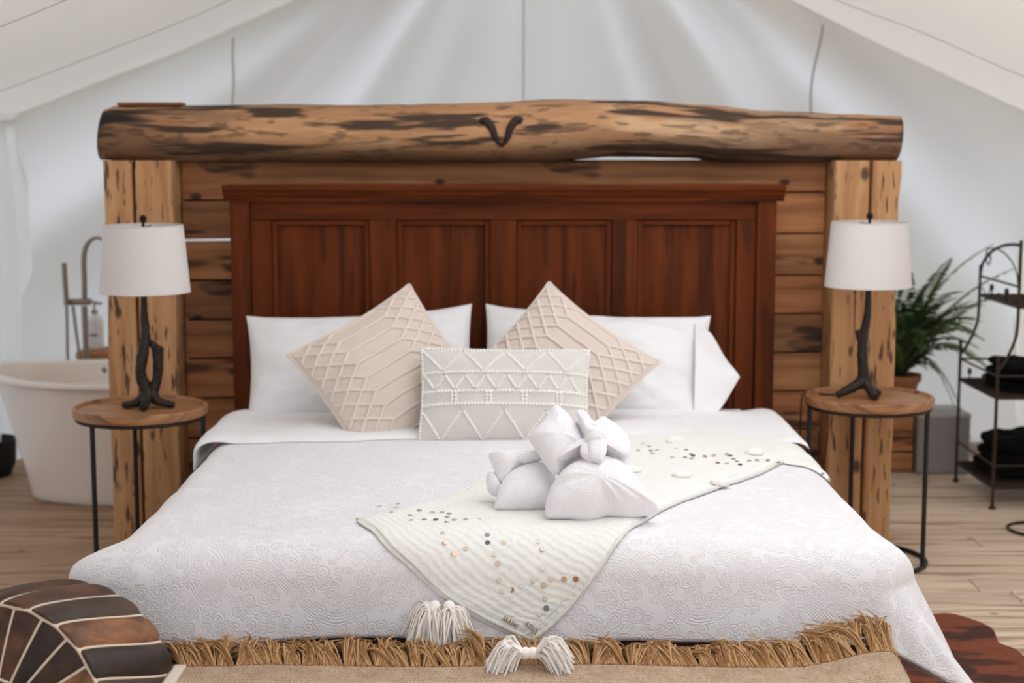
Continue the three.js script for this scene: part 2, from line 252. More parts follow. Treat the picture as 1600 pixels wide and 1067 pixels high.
M.decks = tints(std({ map: T.deck, roughness: 0.62, bumpMap: T.deck, bumpScale: 0.0012 }), [[1, 1, 1], [0.92, 0.9, 0.88], [0.98, 0.95, 0.92], [0.86, 0.84, 0.82], [0.66, 0.54, 0.43], [0.58, 0.46, 0.36]]);
M.sequins = [[235, 226, 214], [205, 172, 140], [176, 140, 104], [228, 214, 206], [120, 122, 124]].map((c) => std({ color: srgb(...c), roughness: 0.22, metalness: 0.75 }));
M.hides = [[66, 40, 25], [92, 56, 34], [150, 99, 62], [52, 32, 21], [84, 60, 42]].map((c) => std({ color: srgb(...c).multiplyScalar(1.5), map: T.leather, roughness: 0.58, bumpMap: T.leather, bumpScale: 0.0015 }));

// ---------------------------------------------------------------- the tent: floor, walls, roof
const XL = -2.4, XR = 2.52, DB = 7.5, DF = 0.2, EAVE = 1.65, RIDGE = 0.1;
const roofY = (x) => { const t = x < RIDGE ? (x - XL) / (RIDGE - XL) : (XR - x) / (XR - RIDGE); return EAVE + 1.08 * t - 0.16 * t * (1 - t) * (x < RIDGE ? 1.3 : 0.6); };
{
  const g = part('ground', new THREE.CircleGeometry(60, 48).rotateX(-Math.PI / 2).translate(0, -0.45, 0), M.grass, scene); g.userData = { label: 'open ground outside the tent', category: 'ground', kind: 'structure' };
  const fl = struct('floor', 'pale wooden plank floor of the tent');
  part('subfloor', cbox(XR - XL + 0.3, 0.16, DB + 1.5, 0.01, 0).translate((XL + XR) / 2, -0.12, -(DB - 1.3) / 2), M.darkWood, fl);
  reseed(5);
  const W = 0.145; let row = 0;
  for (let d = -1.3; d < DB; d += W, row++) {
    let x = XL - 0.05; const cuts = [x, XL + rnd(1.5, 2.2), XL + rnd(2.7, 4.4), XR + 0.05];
    for (let k = 0; k < 3; k++) { const L = cuts[k + 1] - cuts[k]; part('plank', cbox(L - 0.003, 0.03, W - 0.004, 0.003, 0, rnd(9), rnd(9)).translate((cuts[k] + cuts[k + 1]) / 2, -0.015 - rnd(0.0015), -(d + W / 2)), M.decks[k ? Math.floor(rnd(4)) : 4 + Math.floor(rnd(2))], fl); }  // leftmost boards coloured darker, standing in for the shade on that side
  }
  // back wall: canvas pulled towards the ridge, so folds run from the centre down and outwards
  const wb = struct('wall_back', 'white canvas back wall of the tent');
  const fold = (x, y) => {
    const px = x - RIDGE, py = 3.1 - y, a = Math.atan2(px, py), r = Math.hypot(px, py);
    const amp = 0.11 * ss(0.5, 1.3, r) * (0.35 + 0.65 * ss(0.15, 0.9, Math.abs(px)));
    return amp * (Math.sin(a * 15 + 1.4 * noise(a * 2, r * 0.7)) + 0.6 * Math.sin(a * 27 + r * 0.8)) + 0.02 * noise(x * 1.3 + 3, y * 1.3) ;
  };
  part('canvas_sheet', surface(220, 120, (u, v) => { const x = lerp(XL, XR, u), y = v * (roofY(x) + 0.06); return V(x, y, -DB + fold(x, y)); }, (u, v) => [u * 4.9, v * 2.6]), M.canvasWall, wb);
  for (const px of [360, 818, 1277]) { const x = at(px, 100, DB).x, pts = []; for (let k = 0; k <= 20; k++) { const y = lerp(0.9, roofY(x) - 0.03, k / 20); pts.push(V(x + (px === 818 ? 0 : 0.02 * (px - 818) / 460 * (0.5 - k / 20)), y, -DB + fold(x, y) + 0.006)); } part('seam', tube(pts, px === 818 ? 0.003 : 0.005, 30, 6), M.seamWall, wb); }
  const side = (name, X, s, label, m) => {
    const w = struct(name, label), gather = (d, y) => 0.035 * Math.sin(d * 26 + 2 * noise(d, y * 0.4)) * ss(4.5, 6.6, d) + 0.03 * noise(d * 1.5, y);
    part('canvas_sheet', surface(260, 30, (u, v) => { const d = lerp(DF, DB + 0.16, u), y = v * EAVE; return V(X - s * gather(d, y) * ss(0, 0.15, 1 - v + 0.02), y, -d); }, (u, v) => [u * 8.8, v * 1.65]), m, w);
    return w;
  };
  side('wall_left', XL, -1, 'white canvas left wall of the tent gathered in soft folds', M.canvasWall); side('wall_right', XR, 1, 'white canvas right wall of the tent, on the sunny side', M.canvasSide);
  const ce = struct('ceiling', 'cream canvas roof of the tent in two slopes');
  const sag = (x, d) => { const t = x < RIDGE ? (x - XL) / (RIDGE - XL) : (XR - x) / (XR - RIDGE); return (0.03 * noise(x * 1.1, d * 0.9) + 0.03 * Math.sin(d * 4.4 + 1.0)) * Math.sin(Math.PI * clamp(t)) - 0.05 * ss(6.6, 7.3, d) * ss(7.5, 7.2, d) * (0.4 + 0.6 * t); };
  for (const [a, b] of [[XL - 0.05, RIDGE], [RIDGE, XR + 0.05]]) {
    const sheet = (nm, x0, x1, d0, d1, m) => part(nm, surface(Math.ceil((x1 - x0) * 26), Math.ceil((d1 - d0) * 26), (u, v) => { const x = lerp(x0, x1, u), d = lerp(d0, d1, v); return V(x, roofY(clamp(x, XL, XR)) + sag(x, d) - (x < XL || x > XR ? 0.03 : 0), -d); }, (u, v) => [lerp(x0, x1, u), lerp(d0, d1, v)]), m, ce);
    const f0 = DF - 0.3, f1 = DB + 0.12; let sl;
    if (a < 0) sl = sheet('slope_panel', a, b, f0, f1, M.canvasRoof);
    else {   // translucent panel added to the right slope, out of view, to light the bed
      const sx0 = a + 0.08, sx1 = 1.65, sd0 = 2.0, sd1 = 5.1; sl = sheet('slope_panel', a, b, sd1, f1, M.canvasRoof); sheet('slope_panel', a, b, f0, sd0, M.canvasRoof); sheet('slope_panel', a, sx0, sd0, sd1, M.canvasRoof); sheet('slope_panel', sx1, b, sd0, sd1, M.canvasRoof);
      sheet('added_skylight_pane', sx0, sx1, sd0, sd1, M.clear);
    }
    for (const d of [6.5, 5.1, 3.7]) { const pts = []; for (let k = 0; k <= 24; k++) { const x = lerp(a, b, k / 24); pts.push(V(x, roofY(clamp(x, XL, XR)) + sag(x, d) - 0.004, -d)); } part('seam', tube(pts, 0.0016, 40, 5), M.seam, sl); }
  }
  const tb = struct('baseboard_back', 'brown wooden sill along the foot of the back canvas wall'); part('board', cbox(XR - XL, 0.07, 0.03, 0.004, 0).translate((XL + XR) / 2, 0.035, -7.4), M.planks[4], tb);
}

// ---------------------------------------------------------------- the timber screen behind the bed
{
  const s = thing('timber_screen', 'rustic screen behind the bed: a thick round log on two hewn posts with planks', 'screen');
  // the log, bulging and uneven, its outline taken along its length
  const tops = [[155, 169], [175, 165], [300, 165], [420, 163], [560, 164], [680, 162], [780, 159], [880, 155], [1000, 157], [1100, 164], [1200, 173], [1330, 178], [1412, 181]], bots = [[155, 250], [200, 254], [400, 253], [640, 253], [800, 254], [850, 253], [890, 250], [960, 245], [1080, 247], [1130, 254], [1260, 254], [1412, 252]];
  const ip = (a, x) => { let i = 0; while (i < a.length - 2 && x > a[i + 1][0]) i++; const t = clamp((x - a[i][0]) / (a[i + 1][0] - a[i][0])), q = t * t * (3 - 2 * t); return lerp(a[i][1], a[i + 1][1], q); };
  const DL = 5.79, pos = [], uv = [], idx = [], NU = 220, NV = 56;
  for (let i = 0; i <= NU; i++) {
    const px = lerp(155, 1412, i / NU), T0 = at(px, ip(tops, px), DL - 0.01), B0 = at(px, ip(bots, px), DL - 0.02), cy = (T0.y + B0.y) / 2, R = (T0.y - B0.y) / 2, x = at(px, 208, DL - 0.09).x;
    for (let j = 0; j <= NV; j++) {
      const a = j / NV * Math.PI * 2, q = i / NU, e = Math.min(q, 1 - q) * NU, cap = e < 1.5 ? 0.985 : 1;   // a: 0 underneath, quarter turn towards the room
      const n = 0.02 * noise(q * 26, (j % NV) * 0.22 + 40) + 0.012 * noise(q * 60, (j % NV) * 0.6 + 9), r = R * cap * (1 + n);
      pos.push(x + (i === 0 ? -0.012 * Math.cos(a) - 0.006 : i === NU ? -0.006 * Math.cos(a) : 0), cy - r * Math.cos(a), -DL + r * 1.02 * Math.sin(a)); uv.push(q, j / NV);
    }
  }
  for (let i = 0; i < NU; i++) for (let j = 0; j < NV; j++) { const a = i * (NV + 1) + j, b = a + NV + 1; idx.push(a, b + 1, a + 1, a, b, b + 1); }
  const endCap = (i) => { const c = pos.length / 3; let sx = 0, sy = 0; for (let j = 0; j < NV; j++) { sx += pos[(i * (NV + 1) + j) * 3] / NV; sy += pos[(i * (NV + 1) + j) * 3 + 1] / NV; } pos.push(sx + (i ? 0.006 : -0.006), sy, -DL); uv.push(0.5, 0.5); for (let j = 0; j < NV; j++) { const a = i * (NV + 1) + j; i ? idx.push(c, a + 1, a) : idx.push(c, a, a + 1); } };
  endCap(0); endCap(NU);
  const lg = new THREE.BufferGeometry(); lg.setAttribute('position', new THREE.Float32BufferAttribute(pos, 3)); lg.setAttribute('uv', new THREE.Float32BufferAttribute(uv, 2)); lg.setIndex(idx); lg.computeVertexNormals();
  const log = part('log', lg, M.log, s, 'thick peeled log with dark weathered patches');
  // burnt mark: two curling horns meeting in a point, lying on the front of the log
  const onLog = (px, py) => { const T0 = at(px, ip(tops, px), DL), B0 = at(px, ip(bots, px), DL), cy = (T0.y + B0.y) / 2, R = (T0.y - B0.y) / 2; let p = at(px, py, DL - R); for (let k = 0; k < 6; k++) { const h = clamp((p.y - cy) / R, -0.98, 0.98), z = DL - R * 1.02 * Math.sqrt(1 - h * h); p = at(px, py, z - 0.001); } return p; };
  const horn = (pts, name) => { const c = pts.map(([x, y]) => onLog(x, y)); const g = tube(c, [0.012, 0.017, 0.016, 0.014, 0.011, 0.006], 26, 10, false, 0.1); part(name, g, M.brand, log); };
  horn([[751, 191], [757, 188], [764, 193], [770, 203], [775, 216], [783, 228]], 'brand_mark'); horn([[816, 190], [809, 187], [801, 194], [796, 204], [792, 217], [784, 228]], 'brand_mark');
  const chip = cbox(0.24, 0.012, 0.08, 0.003, 0, 3, 1); const cp = at(237, 162, DL); part('bark_strip', chip.translate(cp.x, cp.y - 0.002, cp.z + 0.0), M.planks[3], s);
  // posts: each split down the middle
  const post = (x0, x1, crack, ou) => {
    const p0 = at(x0, 255, 5.7), p1 = at(x1, 255, 5.7), w = p1.x - p0.x, top = at(x0, 253, 5.7).y + 0.005, pc = at(crack, 255, 5.7).x, D = 0.2, group = new THREE.Group(); group.name = 'post'; s.add(group);
    for (const [a, b, k] of [[p0.x, pc - 0.003, 0], [pc + 0.003, p1.x, 1]]) {
      const bw = b - a, g = new THREE.BoxGeometry(bw, top, D, 10, 60, 6), q = g.attributes.position;
      for (let i = 0; i < q.count; i++) { let x = q.getX(i), y = q.getY(i), z = q.getZ(i); const ex = Math.abs(x) / (bw / 2), ez = Math.abs(z) / (D / 2); if (ex > 0.99 && ez > 0.99) { x *= 1 - 0.008 / bw; z *= 0.97; } x += 0.006 * noise(y * 5 + ou, z * 8 + k * 3) * (ex > 0.9 && Math.sign(x) === (k ? 1 : -1) ? 1.4 : 0.2); z += 0.005 * noise(x * 9 + 4, y * 6 + ou); q.setXYZ(i, x, y, z); }
      g.computeVertexNormals(); const h = boxUV(g, 1, ou + k * 0.3, ou * 0.7 + k * 0.13); h.computeVertexNormals(); part('timber', h.translate((a + b) / 2, top / 2, -5.7 - D / 2), M.pine, group);
    }
    part('split', new THREE.BoxGeometry(0.012, top - 0.01, 0.1).translate(pc, top / 2, -5.7 - 0.08), M.crack, group, 'dark split down the post');
    return [p0.x, p1.x];
  };
  const [, LX] = post(158, 270, 207, 0.17), [RX] = post(1303, 1410, 1362, 2.35);
  // planks, each a little out of level
  const lft = [250, 315, 378, 440, 501, 562, 624, 686, 748, 810, 870], rgt = [250, 301, 366, 431, 491, 551, 612, 672, 733, 795, 858], DP = 5.82, tone = [1, 3, 0, 3, 1, 4, 0, 1, 4, 3], toneR = [1, 2, 0, 4, 3, 0, 4, 1, 3, 0];
  reseed(88);
  for (let k = 0; k < 10; k++) {
    const hl = at(300, lft[k], DP).y, hl2 = at(300, lft[k + 1], DP).y, hr = at(1260, rgt[k], DP).y, hr2 = at(1260, rgt[k + 1], DP).y;
    const segs = k ? [[LX + 0.002, 0.0, tone[k]], [0.004, RX - 0.002, toneR[k]]] : [[LX + 0.002, RX - 0.002, 1]];
    segs.forEach(([a, b, tn]) => {
      const fa = (a - LX) / (RX - LX), fb = (b - LX) / (RX - LX), gap = k === 1 && a < 0 && tn === 3 ? 0.011 : 0.006, ya = lerp(hl, hr, fa), yb = lerp(hl, hr, fb), za = lerp(hl2, hr2, fa) + gap, zb = lerp(hl2, hr2, fb) + gap * 0.8, th = 0.05;
      const g = cbox(b - a, 1, th, 0.004, 0), q = g.attributes.position, hgt = (ya - za + yb - zb) / 2;
      for (let i = 0; i < q.count; i++) { const f = q.getX(i) / (b - a) + 0.5, t = lerp(ya, yb, f), l = lerp(za, zb, f), y = q.getY(i); const yy = y > 0.4 ? t - (0.5 - y) : l + (y + 0.5); q.setXYZ(i, q.getX(i) + (a + b) / 2, yy, q.getZ(i) - DP - th / 2); }
      if (!(k === 1 && b < 0.1)) { const tg = cbox(b - a - 0.004, 0.03, 0.012, 0.002, 0); tg.rotateZ(Math.atan2(zb - za, b - a)); part('dark_gap_strip', tg.translate((a + b) / 2, (za + zb) / 2 - 0.002, -DP - th + 0.004), M.crack, s); }  // dark strip added behind each gap to stop light and look like shadow
      const h = boxUV(g, 0, rnd(5), rnd(5)); h.computeVertexNormals(); part('plank', h.translate(0, 0, rnd(-0.006, 0.006)), M.planks[tn], s);
    });
  }
}

// ---------------------------------------------------------------- headboard
{
  const hb = thing('headboard', 'dark red-brown wooden headboard with a moulded top rail and four recessed panels', 'headboard'), D = 5.6;
  const X = (px, y = 470) => at(px, y, D).x, Y = (py) => at(790, py, D).y, box = (n, x0, x1, y0, y1, d0, d1, grain, o = 0) => part(n, cbox(x1 - x0, y1 - y0, d1 - d0, 0.003, grain, o, o * 1.7).translate((x0 + x1) / 2, (y0 + y1) / 2, -(d0 + d1) / 2), M.cherry, hb);
  const yTop = Y(312), xs = [X(362), X(392), X(1181), X(1211)];
  box('post', xs[0], xs[1], 0, yTop, D, D + 0.07, 1, 0.3); box('post', xs[2], xs[3], 0, yTop, D, D + 0.07, 1, 1.1);
  const fr = D + 0.018, ins = D + 0.045, xin = [X(424), X(578), X(620), X(766), X(807), X(956), X(996), X(1150)], pTop = Y(344), pBot = 0.45;
  box('top_rail', xs[1], xs[2], pTop, yTop, fr, D + 0.06, 0, 0.7); box('bottom_rail', xs[1], xs[2], 0.25, pBot, fr, D + 0.06, 0, 2.7);
  const st = [[xs[1], xin[0]], [xin[1], xin[2]], [xin[3], xin[4]], [xin[5], xin[6]], [xin[7], xs[2]]]; st.forEach(([a, b], i) => box('stile', a, b, pBot, pTop, fr, D + 0.06, 1, 0.9 + i * 0.37));
  for (let k = 0; k < 4; k++) {
    const a = xin[2 * k], b = xin[2 * k + 1]; box('panel', a - 0.005, b + 0.005, pBot, pTop + 0.005, ins, D + 0.06, 1, 1.3 + k * 0.61);
    // stepped moulding round each panel
    const m = 0.02; for (const [x0, x1, y0, y1, g] of [[a, a + m, pBot, pTop, 1], [b - m, b, pBot, pTop, 1], [a + m, b - m, pTop - m, pTop, 0]]) box('moulding', x0, x1, y0, y1, fr + 0.012, ins + 0.002, g, 3 + k);
  }
  // crown: three steps of moulding
  const sh = new THREE.Shape(); [[0, 0], [0.012, 0], [0.014, 0.012], [0.03, 0.026], [0.034, 0.036], [0.046, 0.042], [0.048, 0.056], [0.046, 0.06], [-0.09, 0.06], [-0.09, 0]].forEach(([a, b], i) => i ? sh.lineTo(a, b) : sh.moveTo(a, b));
  const w0 = X(350, 292), w1 = X(1225, 292), cg = boxUV(new THREE.ExtrudeGeometry(sh, { depth: w1 - w0, bevelEnabled: false }).rotateY(Math.PI / 2).scale(1, 1, -1), 0); 
  const q = cg.attributes.position; for (let i = 0; i < q.count; i++) { const z = q.getZ(i); q.setZ(i, z); }
  const idx = []; for (let i = 0; i < q.count; i += 3) idx.push(i, i + 2, i + 1); cg.setIndex(idx); cg.computeVertexNormals();
  const cr = boxUV(cg, 0, 0.2, 0.4); cr.computeVertexNormals(); part('crown_moulding', cr.translate(w0, yTop - 0.006, -D), M.cherry, hb);
}

// ---------------------------------------------------------------- the bed
const BX = -0.02, HW = 0.86, DH = 5.38, LEN = DH - 3.60, RAD = 0.10, TOP = 0.578;
const bedTop = (s, t) => TOP + 0.008 - 0.022 * (s / HW) ** 2 + 0.010 * noise(s * 2.6 + 5, t * 2.6) + 0.0045 * noise(s * 7, t * 9 + 2);
function drape0(s, t) {
  const a = Math.max(0, Math.abs(s) - HW), b = Math.max(0, t - LEN), r = Math.hypot(a, b), sx = Math.sign(s) || 1;
  const cs = clamp(s, -HW, HW), ct = Math.min(t, LEN); let y = bedTop(cs, ct), x = BX + cs, d = DH - ct;
  if (r > 0) {
    const ux = a / r * sx, ub = b / r, arc = RAD * Math.PI / 2; const corner = 4 * (a / r) * (a / r) * (b / r) * (b / r);
    const fl = 0.10 + (0.12 + 0.2 * ss(0.9, LEN, t)) * (a / r) + 0.26 * corner + (b / r > 0.7 ? 0.02 * Math.sin(s * 7 + 1) : 0.05 * Math.sin(t * 6.5 + sx));
    let out, drop; if (r < arc) { out = RAD * Math.sin(r / RAD); drop = RAD * (1 - Math.cos(r / RAD)); } else { const e = r - arc; out = RAD + e * fl; drop = RAD + e * Math.sqrt(1 - fl * fl); }
    const rip = 0.012 * ss(0.1, 0.35, r) * (Math.sin(s * 9 + 2) * ub + Math.sin(t * 8) * Math.abs(ux)) + 0.03 * corner * ss(0.15, 0.5, r) * Math.sin(Math.atan2(a, b) * 9);
    const tuft = s < 0 ? 0.085 * Math.exp(-(((t - LEN - 0.03) / 0.12) ** 2)) * ss(0.02, 0.12, a) : 0.03 * Math.exp(-(((t - LEN + 0.02) / 0.10) ** 2)) * ss(0.02, 0.12, a);
    x += ux * (out + rip) + sx * tuft; d -= ub * (out + rip); y -= drop;
  }
  return V(x, y, -d);
}
function drape(s, t, off = 0) {
  const p = drape0(s, t); if (!off) return p; const e = 0.004, n = drape0(s + e, t).sub(drape0(s - e, t)).cross(drape0(s, t - e).sub(drape0(s, t + e))).normalize(); return p.addScaledVector(n, off);
}
// the point of the quilt (s across, t along) that the eye sees at a place in the picture
const GRID = []; for (let i = 0; i <= 260; i++) for (let j = 0; j <= 240; j++) { const s = lerp(-1.25, 1.25, i / 260), t = lerp(0, LEN + 0.33, j / 240), p = drape(s, t), q = project(p); GRID.push([s, t, q[0], q[1]]); }
function onBed(px, py) {
  let best = null, bd = 1e9; for (const g of GRID) { const d = (g[2] - px) ** 2 + (g[3] - py) ** 2; if (d < bd) { bd = d; best = g; } }
  let [s, t] = best; for (let k = 0; k < 6; k++) { const e = 0.002, f = (a, b) => project(drape(a, b)), q = f(s, t), qs = f(s + e, t), qt = f(s, t + e), a = (qs[0] - q[0]) / e, b = (qt[0] - q[0]) / e, c = (qs[1] - q[1]) / e, d = (qt[1] - q[1]) / e, det = a * d - b * c; if (Math.abs(det) < 1e-3) break; const rx = px - q[0], ry = py - q[1]; s += clamp((d * rx - b * ry) / det, -0.02, 0.02); t += clamp((a * ry - c * rx) / det, -0.02, 0.02); }
  return [s, t];
}
{
  const bed = thing('bed', 'wide low bed with a dark wooden frame under the white quilt', 'bed');
  const box = (n, x0, x1, y0, y1, d0, d1, m, r = 0.01) => part(n, cbox(x1 - x0, y1 - y0, d1 - d0, r, 0, x0, y0).translate((x0 + x1) / 2, (y0 + y1) / 2, -(d0 + d1) / 2), m, bed);
  box('mattress', BX - 0.9, BX + 0.9, 0.34, 0.55, 3.575, 5.57, M.cotton, 0.05); box('foot_rail', BX - 0.92, BX + 0.92, 0.2, 0.345, 3.53, 3.57, M.darkWood, 0.004);
  box('side_rail', BX - 0.93, BX - 0.9, 0.2, 0.34, 3.57, 5.58, M.darkWood, 0.004); box('side_rail', BX + 0.9, BX + 0.93, 0.2, 0.34, 3.57, 5.58, M.darkWood, 0.004); box('slat_base', BX - 0.9, BX + 0.9, 0.29, 0.34, 3.57, 5.57, M.darkWood, 0.004);
  for (const x of [-0.88, 0.88]) for (const d of [3.56, 5.5]) box('leg', BX + x - 0.035, BX + x + 0.035, 0, 0.29, d - 0.03, d + 0.04, M.darkWood, 0.004);
  const q = thing('quilt', 'white stitched quilt with a raised scroll pattern spread over the whole bed', 'quilt');
  const SW = HW + 0.47, hem = (s) => LEN + 0.292 + 0.006 * Math.sin(s * 5);
  part('quilt_cover', shell(260, 220, (u, v) => { const s = lerp(-SW, SW, u); return drape(s, lerp(hem(s), 0, v), 0); }, (u, v) => { const s = lerp(-SW, SW, u); return drape(s, lerp(hem(s), 0, v), -0.012); }, (u, v) => { const s = lerp(-SW, SW, u); return [s, lerp(hem(s), 0, v)]; }), M.duvet, q);
  // the end turned back below the pillows: a soft padded band
  const bt = (u, v) => { const s = lerp(-1.05, 0.97, u), t = lerp(0.62 + 0.03 * noise(s * 3, 1), 0.02, v), e = clamp((1 - Math.abs(2 * u - 1) ** 26) * (1 - Math.abs(2 * v - 1) ** 7)); return [s, t, Math.sqrt(e)]; };
  const band = (u, v, k) => { const [s, t, e] = bt(u, v), p = drape(s, t, k * e * (0.016 + 0.006 * noise(s * 5, t * 7)) + (k > 0 ? 0.004 : 0.001)); const w = ss(0.84, 1.0, Math.abs(s - 0.0)) ; if (w > 0) { const sg = Math.sign(s); p.y += w * 0.045 ; p.x += sg * w * 0.018 * (sg < 0 ? 1.2 : 0.2); } return p; };
  part('turned_back_end', shell(160, 40, (u, v) => band(u, v, 1), (u, v) => band(u, v, 0), (u, v) => [u * 2, v * 0.6]), M.cotton, q);
}

// ---------------------------------------------------------------- pillows and cushions
// a stuffed cover: u, v in -1..1; k = 1 front, -1 back
function stuffed(w, h, th, o = {}) {
  const pin = o.pinch ?? 0.07, p = o.p ?? 2.4;
  return (u, v, k, lift = 0) => {
    const e = (1 - Math.abs(u) ** p) * (1 - Math.abs(v) ** p), prof = Math.pow(Math.max(0, e), o.q ?? 0.5);
    const x = w / 2 * u * (1 - pin * (1 - v * v) * Math.abs(u)), y = h / 2 * v * (1 - (o.pinv ?? pin * 1.1) * (1 - u * u) * Math.abs(v)), wr = (o.wr ?? 0.006) * noise(u * 3 + (o.sd ?? 0), v * 3 + k) * Math.min(1, prof * 2) + (o.fold ? o.fold(u, v, k) : 0);
    return V(x, y, k * (th / 2 * prof + 0.0025 + lift) + wr + (o.bend ? o.bend(u, v) : 0));
  };
}
const coverGeo = (f, w, h, n = 56) => shell(n, n, (u, v) => f(2 * u - 1, 2 * v - 1, 1), (u, v) => f(2 * u - 1, 2 * v - 1, -1), (u, v) => [u * w, v * h]);
function onCover(f, pts, r, lift, seg, sides = 6) { return tube(pts.map(([u, v]) => f(u, v, 1, lift)), r, seg ?? pts.length * 2, sides); }
const polyline = (a, b, n = 8) => { const o = []; for (let i = 0; i <= n; i++) o.push([lerp(a[0], b[0], i / n), lerp(a[1], b[1], i / n)]); return o; };
{
  // sleeping pillows against the headboard
  const pillow = (label, pos, rot, sd, flip) => {
    const t = thing('pillow', label, 'pillow'); t.position.copy(pos); t.rotation.set(...rot, 'YXZ');
    const f = stuffed(0.81, 0.47, 0.23, { pinch: 0.05, pinv: 0.15, p: 2.3, q: 0.6, wr: 0.02, sd }); part('pillowcase', coverGeo(f, 0.8, 0.46, 60), M.cotton, t);
    return t;
  };
  pillow('white pillow behind the left blush cushion, against the headboard', V(-0.532, 0.725, -5.36), [-0.62, 0.02, 0.06], 3);
  const r = pillow('white pillow behind the right blush cushion, its case drooping open at the end', V(0.292, 0.725, -5.36), [-0.62, -0.02, -0.06], 9);
  // open end of the pillowcase: a hanging flange
  const fl = (u, v, k) => { const b = Math.pow(1 - Math.abs(2 * v - 1.05) / 1.05, 0.9); return V(0.345 + u * (0.045 + 0.115 * Math.max(0, b)), lerp(-0.205, 0.205, v) * (1 - 0.1 * u) - 0.03 * u, k * 0.004 + 0.075 * Math.sqrt(Math.sin(Math.PI * clamp(v, 0.02, 0.98))) * (1 - 0.75 * u) + 0.012 * Math.sin(v * 13 + 1) * u); };
  part('case_flange', shell(14, 40, (u, v) => fl(u, v, 1), (u, v) => fl(u, v, -1), (u, v) => [u * 0.14, v * 0.45]), M.cotton, r);

  // two square cushions standing on a corner, knitted with raised cords
  const square = (label, pos, rot, mirror) => {
    const t = thing('blush_cushion', label, 'cushion', 'blush knitted cushions'); t.position.copy(pos); t.rotation.set(...rot, 'YXZ');
    const W = 0.48, f = stuffed(W, W, 0.16, { pinch: 0.07, p: 2.2, q: 0.6, wr: 0.008, sd: mirror * 4 }); part('cover', coverGeo(f, W, W), M.blush, t);
    const cords = [], dv = 0.235, b = 0.36, sl = 0.72; const clip = (p, q) => { const n = 14, o = []; for (let i = 0; i <= n; i++) { const u = lerp(p[0], q[0], i / n), v = lerp(p[1], q[1], i / n); if (Math.abs(u) <= 0.97 && Math.abs(v) <= 0.97) o.push([u, v]); } return o; };
    for (let k = -4; k <= 4; k++) { const v = k * dv; if (Math.abs(v) < 0.97) { const p = clip([-b, v], [b, v]); if (p.length > 2) cords.push(onCover(f, p, 0.0056, 0.0015)); } }
    for (const s of [-1, 1]) for (let k = -8; k <= 8; k++) for (const g of [-1, 1]) { const v = k * dv, p = clip([s * b, v], [s * 1, v + g * sl * (1 - b)]); if (p.length > 2) cords.push(onCover(f, p, 0.0056, 0.0015)); }
    part('raised_cords', merge(cords), M.blushYarn, t, 'raised knitted cords in a lattice', 'stuff');
    const rim = []; for (let i = 0; i < 120; i++) { const a = i / 120 * 4, k = Math.floor(a), g = (a - k) * 2 - 1; const [u, v] = [[g, -1], [1, g], [-g, 1], [-1, -g]][k]; rim.push(f(u, v, 1, 0)); } part('edge_cord', tube(rim, 0.005, 240, 6, true), M.blushYarn, t);
  };
  square('blush knitted cushion on its corner at the left, with cords running across its middle', V(-0.405, 0.758, -4.99), [-0.58, 0.10, 0.56], 0);
  square('blush knitted cushion on its corner at the right, half behind the cream oblong cushion', V(0.150, 0.757, -5.03), [-0.58, -0.10, -0.66], 1);

  // oblong cushion with bobbles
  const t = thing('lumbar_cushion', 'cream oblong cushion with zigzag rows of white bobbles, in front of the others', 'cushion'); t.position.copy(V(-0.024, 0.708, -4.83)); t.rotation.set(-0.42, 0, -0.012, 'YXZ');
  const f = stuffed(0.55, 0.315, 0.13, { pinch: 0.035, p: 2.8, q: 0.55, wr: 0.005, sd: 6 }); part('cover', coverGeo(f, 0.55, 0.33), M.lumbar, t);
  const bob = (a, b, r = 0.0042, gap = 0.0105) => { const A = f(...a, 1), B = f(...b, 1), n = Math.max(2, Math.round(A.distanceTo(B) / gap)), o = []; for (let i = 0; i <= n; i++) { const u = lerp(a[0], b[0], i / n), v = lerp(a[1], b[1], i / n); const p = f(u, v, 1, r * 0.4); o.push(new THREE.IcosahedronGeometry(r * 1.3, 1).translate(p.x, p.y, p.z)); } return o; };
  const Vy = (py) => 1 - 2 * (py - 546) / 152; let bs = [];
  for (const y of [547, 590, 621, 641]) bs.push(...bob([-0.97, Vy(y)], [0.97, Vy(y)]));
  const zig = (y0, y1, n, ph) => { for (let k = 0; k < n; k++) { const a = -0.97 + 1.94 * (k + ph) / n, m = a + 0.97 / n, c = a + 1.94 / n; if (m <= 0.98) bs.push(...bob([a, Vy(y0)], [m, Vy(y1)], 0.0036, 0.009)); if (c <= 0.99) bs.push(...bob([m, Vy(y1)], [c, Vy(y0)], 0.0036, 0.009)); } };
  zig(551, 588, 4, 0); zig(594, 618, 8, 0.1); zig(650, 696, 4, 0);
  for (let k = 1; k < 5; k++) for (const d of [-0.022, 0.022]) bs.push(...bob([-1 + k * 0.41 + d, Vy(623)], [-1 + k * 0.41 + d, Vy(639)]));
  for (const u of [-0.975, 0.975]) bs.push(...bob([u, Vy(550)], [u, Vy(694)], 0.0036));
  part('bobbles', merge(bs), M.lumbarYarn, t, 'rows of white wool bobbles', 'stuff');
}

